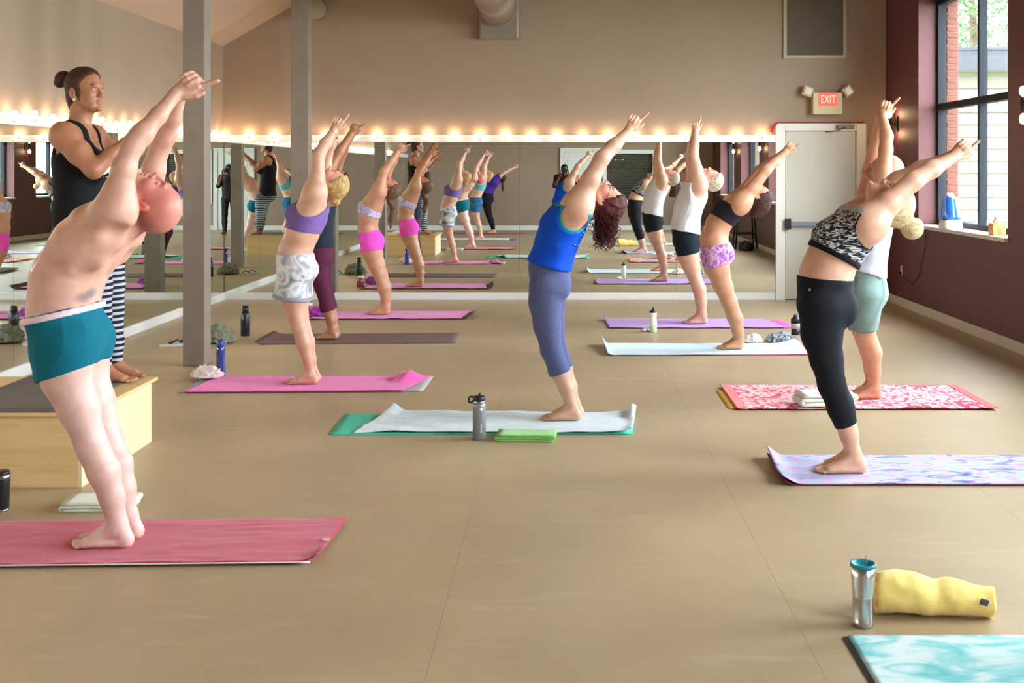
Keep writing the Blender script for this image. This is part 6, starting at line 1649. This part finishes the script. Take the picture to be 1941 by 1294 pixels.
# ---------------------------------------------------------------- bald man in grey tank and green shorts
def man_grey():
    p = Person(8.29, 1640, FEETZ, lshear=0.12)
    p.torso([(1638, 552, 36, 1.25), (1636, 510, 33, 1.2), (1641, 470, 33, 1.22), (1650, 430, 34, 1.3), (1660, 398, 28, 1.6)])
    glute(p, 1648, 555, 26)
    p.legs([(1640, 560, 32), (1638, 600, 24), (1640, 632, 18.5), (1646, 650, 18), (1653, 668, 18.2), (1656, 705, 13), (1657, 735, 10.5)], 1672, 1605, w=(0.095, 0.06), foot_r=1.05)
    p.arms([(1674, 378, 20), (1674, 330, 16.5), (1679, 284, 13), (1680, 258, 12.5), (1673, 222, 8.5)], w=(0.18, 0.175, 0.15, 0.11, 0.03))
    p.clasp((0.4, -0.92), (0.72, -0.7), 1.05)
    p.make_head((1678, 324), (-0.72, -0.69), 1.04, 0.058, up=(0.69, -0.72), neck_from=p.u(1664, 384), fem=False)
    p.lips(srgb(180, 96, 88)); p.brows(BROW_D)
    C, Fv, Lv, Uv, sc = p.head; A = np.array((Fv, Lv, Uv))
    p.paint.append((C, np.array((0.19, 0.19, 0.19)), A, srgb(222, 150, 128), 0.7)); p.paint.append((C + (Fv * 0.06 - Uv * 0.09) * sc, np.array((0.06, 0.075, 0.045)), A, srgb(150, 92, 74), 0.7))
    root = place('balding bearded man in pale grey tank and green shorts on the damask towel', p)
    p.build(root, SK_WARM, 0.0075, 0.0042)
    ex = [cone(p.u(1638, 520), p.u(1642, 465), p.m(37), p.m(35), 1.3, 1.25, 0.04)]
    p.garment('shorts', fab('shorts_green', srgb(122, 146, 140)), ('torso', 'legs'), 0.012, [p.line((1590, 506), (1690, 512), (1640, 560)), p.line((1590, 626), (1690, 619), (1640, 560))], [cone(p.u(1638, 540), p.u(1634, 622), p.m(38), p.m(25), 1.3, 1.75, 0.03)], fold=0.014, ff=6)
    p.garment('tank_top', fab('tank_grey', srgb(196, 196, 210)), ('torso',), 0.013, [p.line((1600, 506), (1690, 531), (1640, 450)), p.disc((1676, 382), 27, 0.095), p.line((1610, 376), (1710, 376), (1650, 430)), p.disc((1664, 372), 22, 0)], ex, fold=0.016, ff=5.5)
man_grey()

# ---------------------------------------------------------------- people who show only in the mirrors
woman_purple('woman in teal bra and blue shorts in the rear left, seen only in the mirror', at=(-1.95, 1.87), alt=(fab('bra_teal', srgb(90, 168, 176)), pattern('shorts_blue', [(0.3, srgb(24, 70, 120)), (0.6, srgb(50, 110, 150))], 'noise', 14)), h=0.0095, grp='people seen only in the mirror')
woman_bun('woman in purple t-shirt and black leggings by the rear wall, seen only in the mirror', at=(-1.82, -0.6), alt=True, h=0.0095)
woman_blue('woman all in black on the turquoise towel, outside the frame but in the mirror', at=(2.0, 3.74), dark=True, h=0.0095)

# photographer at the viewpoint
def photographer():
    p = Person(1.0, CX, 0.0)
    p.X0 = 0.0
    P3 = lambda x, y, z: np.array((x, y, z))
    # built directly in metres, facing +Y (lateral axis = X)
    L_ = (1, 0, 0)
    secs = [(P3(0, 0, 0.92), 0.12, 1.35), (P3(0, 0, 1.08), 0.115, 1.3), (P3(0, 0.0, 1.25), 0.125, 1.35), (P3(0, -0.01, 1.40), 0.10, 1.6)]
    for (a, ra, ka), (b, rb_, kb) in zip(secs[:-1], secs[1:]): p.add(cone(a, b, ra, rb_, ka, kb, 0.05, 'torso', L_))
    p.tor = [secs[-1]]
    for sg in (-1, 1):
        pts = [(P3(sg * 0.1, 0, 0.9), 0.085), (P3(sg * 0.11, 0.01, 0.5), 0.06), (P3(sg * 0.12, -0.01, 0.3), 0.055), (P3(sg * 0.12, -0.02, 0.09), 0.038)]
        for (a, ra), (b, rb_) in zip(pts[:-1], pts[1:]): p.add(cone(a, b, ra, rb_, k=0.03, g='legs'))
        p.add(cone(P3(sg * 0.12, -0.05, 0.04), P3(sg * 0.13, 0.14, 0.03), 0.04, 0.028, 1.0, 1.4, 0.02, 'feet', L_))
        S_, E_, W_ = P3(sg * 0.19, -0.01, 1.40), P3(sg * 0.24, 0.10, 1.18), P3(sg * 0.10, 0.26, 1.45)
        p.add(cone(P3(sg * 0.07, 0, 1.42), S_, 0.07, 0.06, k=0.04)); p.add(cone(S_, E_, 0.055, 0.042, k=0.03, g='arms')); p.add(cone(E_, W_, 0.042, 0.027, k=0.02, g='arms'))
        p.open_hand(W_, 0.027, (-sg * 0.01, 0.08, 1.0), (-sg * 0.9, 0.0, 0), sg, 0.85)
    p.make_head(P3(0, 0.05, 1.585), (0, 1, -0.02), 1.0, 0.055, up=(0, 0, 1), neck_from=P3(0, -0.01, 1.43))
    p.lips(srgb(110, 70, 62)); p.brows(srgb(26, 20, 18))
    root = empty('person', (0.0, -0.47, 0), 'photographer in dark clothes holding a camera, seen only in the mirror', 'person', 'people seen only in the mirror')
    p.build(root, srgb(104, 72, 56), 0.0095, 0.006)
    p.garment('dark_shirt', fab('shirt_charcoal', srgb(34, 34, 38)), ('torso', 'arms'), 0.013, [lambda X, Y, Z: 0.86 - Z + 0 * X + 0 * Y, lambda X, Y, Z: Z - 1.455 + 0 * X + 0 * Y, lambda X, Y, Z: Y - 0.15 + 0 * X + 0 * Z])
    p.garment('trousers', fab('trousers_black', srgb(28, 28, 32)), ('torso', 'legs'), 0.012, [lambda X, Y, Z: Z - 0.9 + 0 * X + 0 * Y, lambda X, Y, Z: 0.06 - Z + 0 * X + 0 * Y])
    p.hair_cap('hair', hair_mat('hair_black', srgb(18, 14, 14), srgb(40, 32, 30)), 0.012, [], low=-0.06)
    c = empty('photo_camera', (0.0, -0.16, 1.555), 'black photo camera held to the photographer\'s eye', 'camera')
    box('camera_body', (-0.065, -0.06, -0.045), (0.065, 0.0, 0.045), M_black, c, bev=0.008); box('viewfinder', (-0.025, -0.06, 0.0455), (0.025, -0.01, 0.07), M_black, c, bev=0.006)
    lathe('lens', [(0.03, 0.0), (0.033, 0.01), (0.033, 0.07), (0.036, 0.075), (0.036, 0.09), (0.02, 0.091)], M_black, c, loc=(0, 0.001, 0), n=20).rotation_euler = (-math.pi / 2, 0, 0)
photographer()
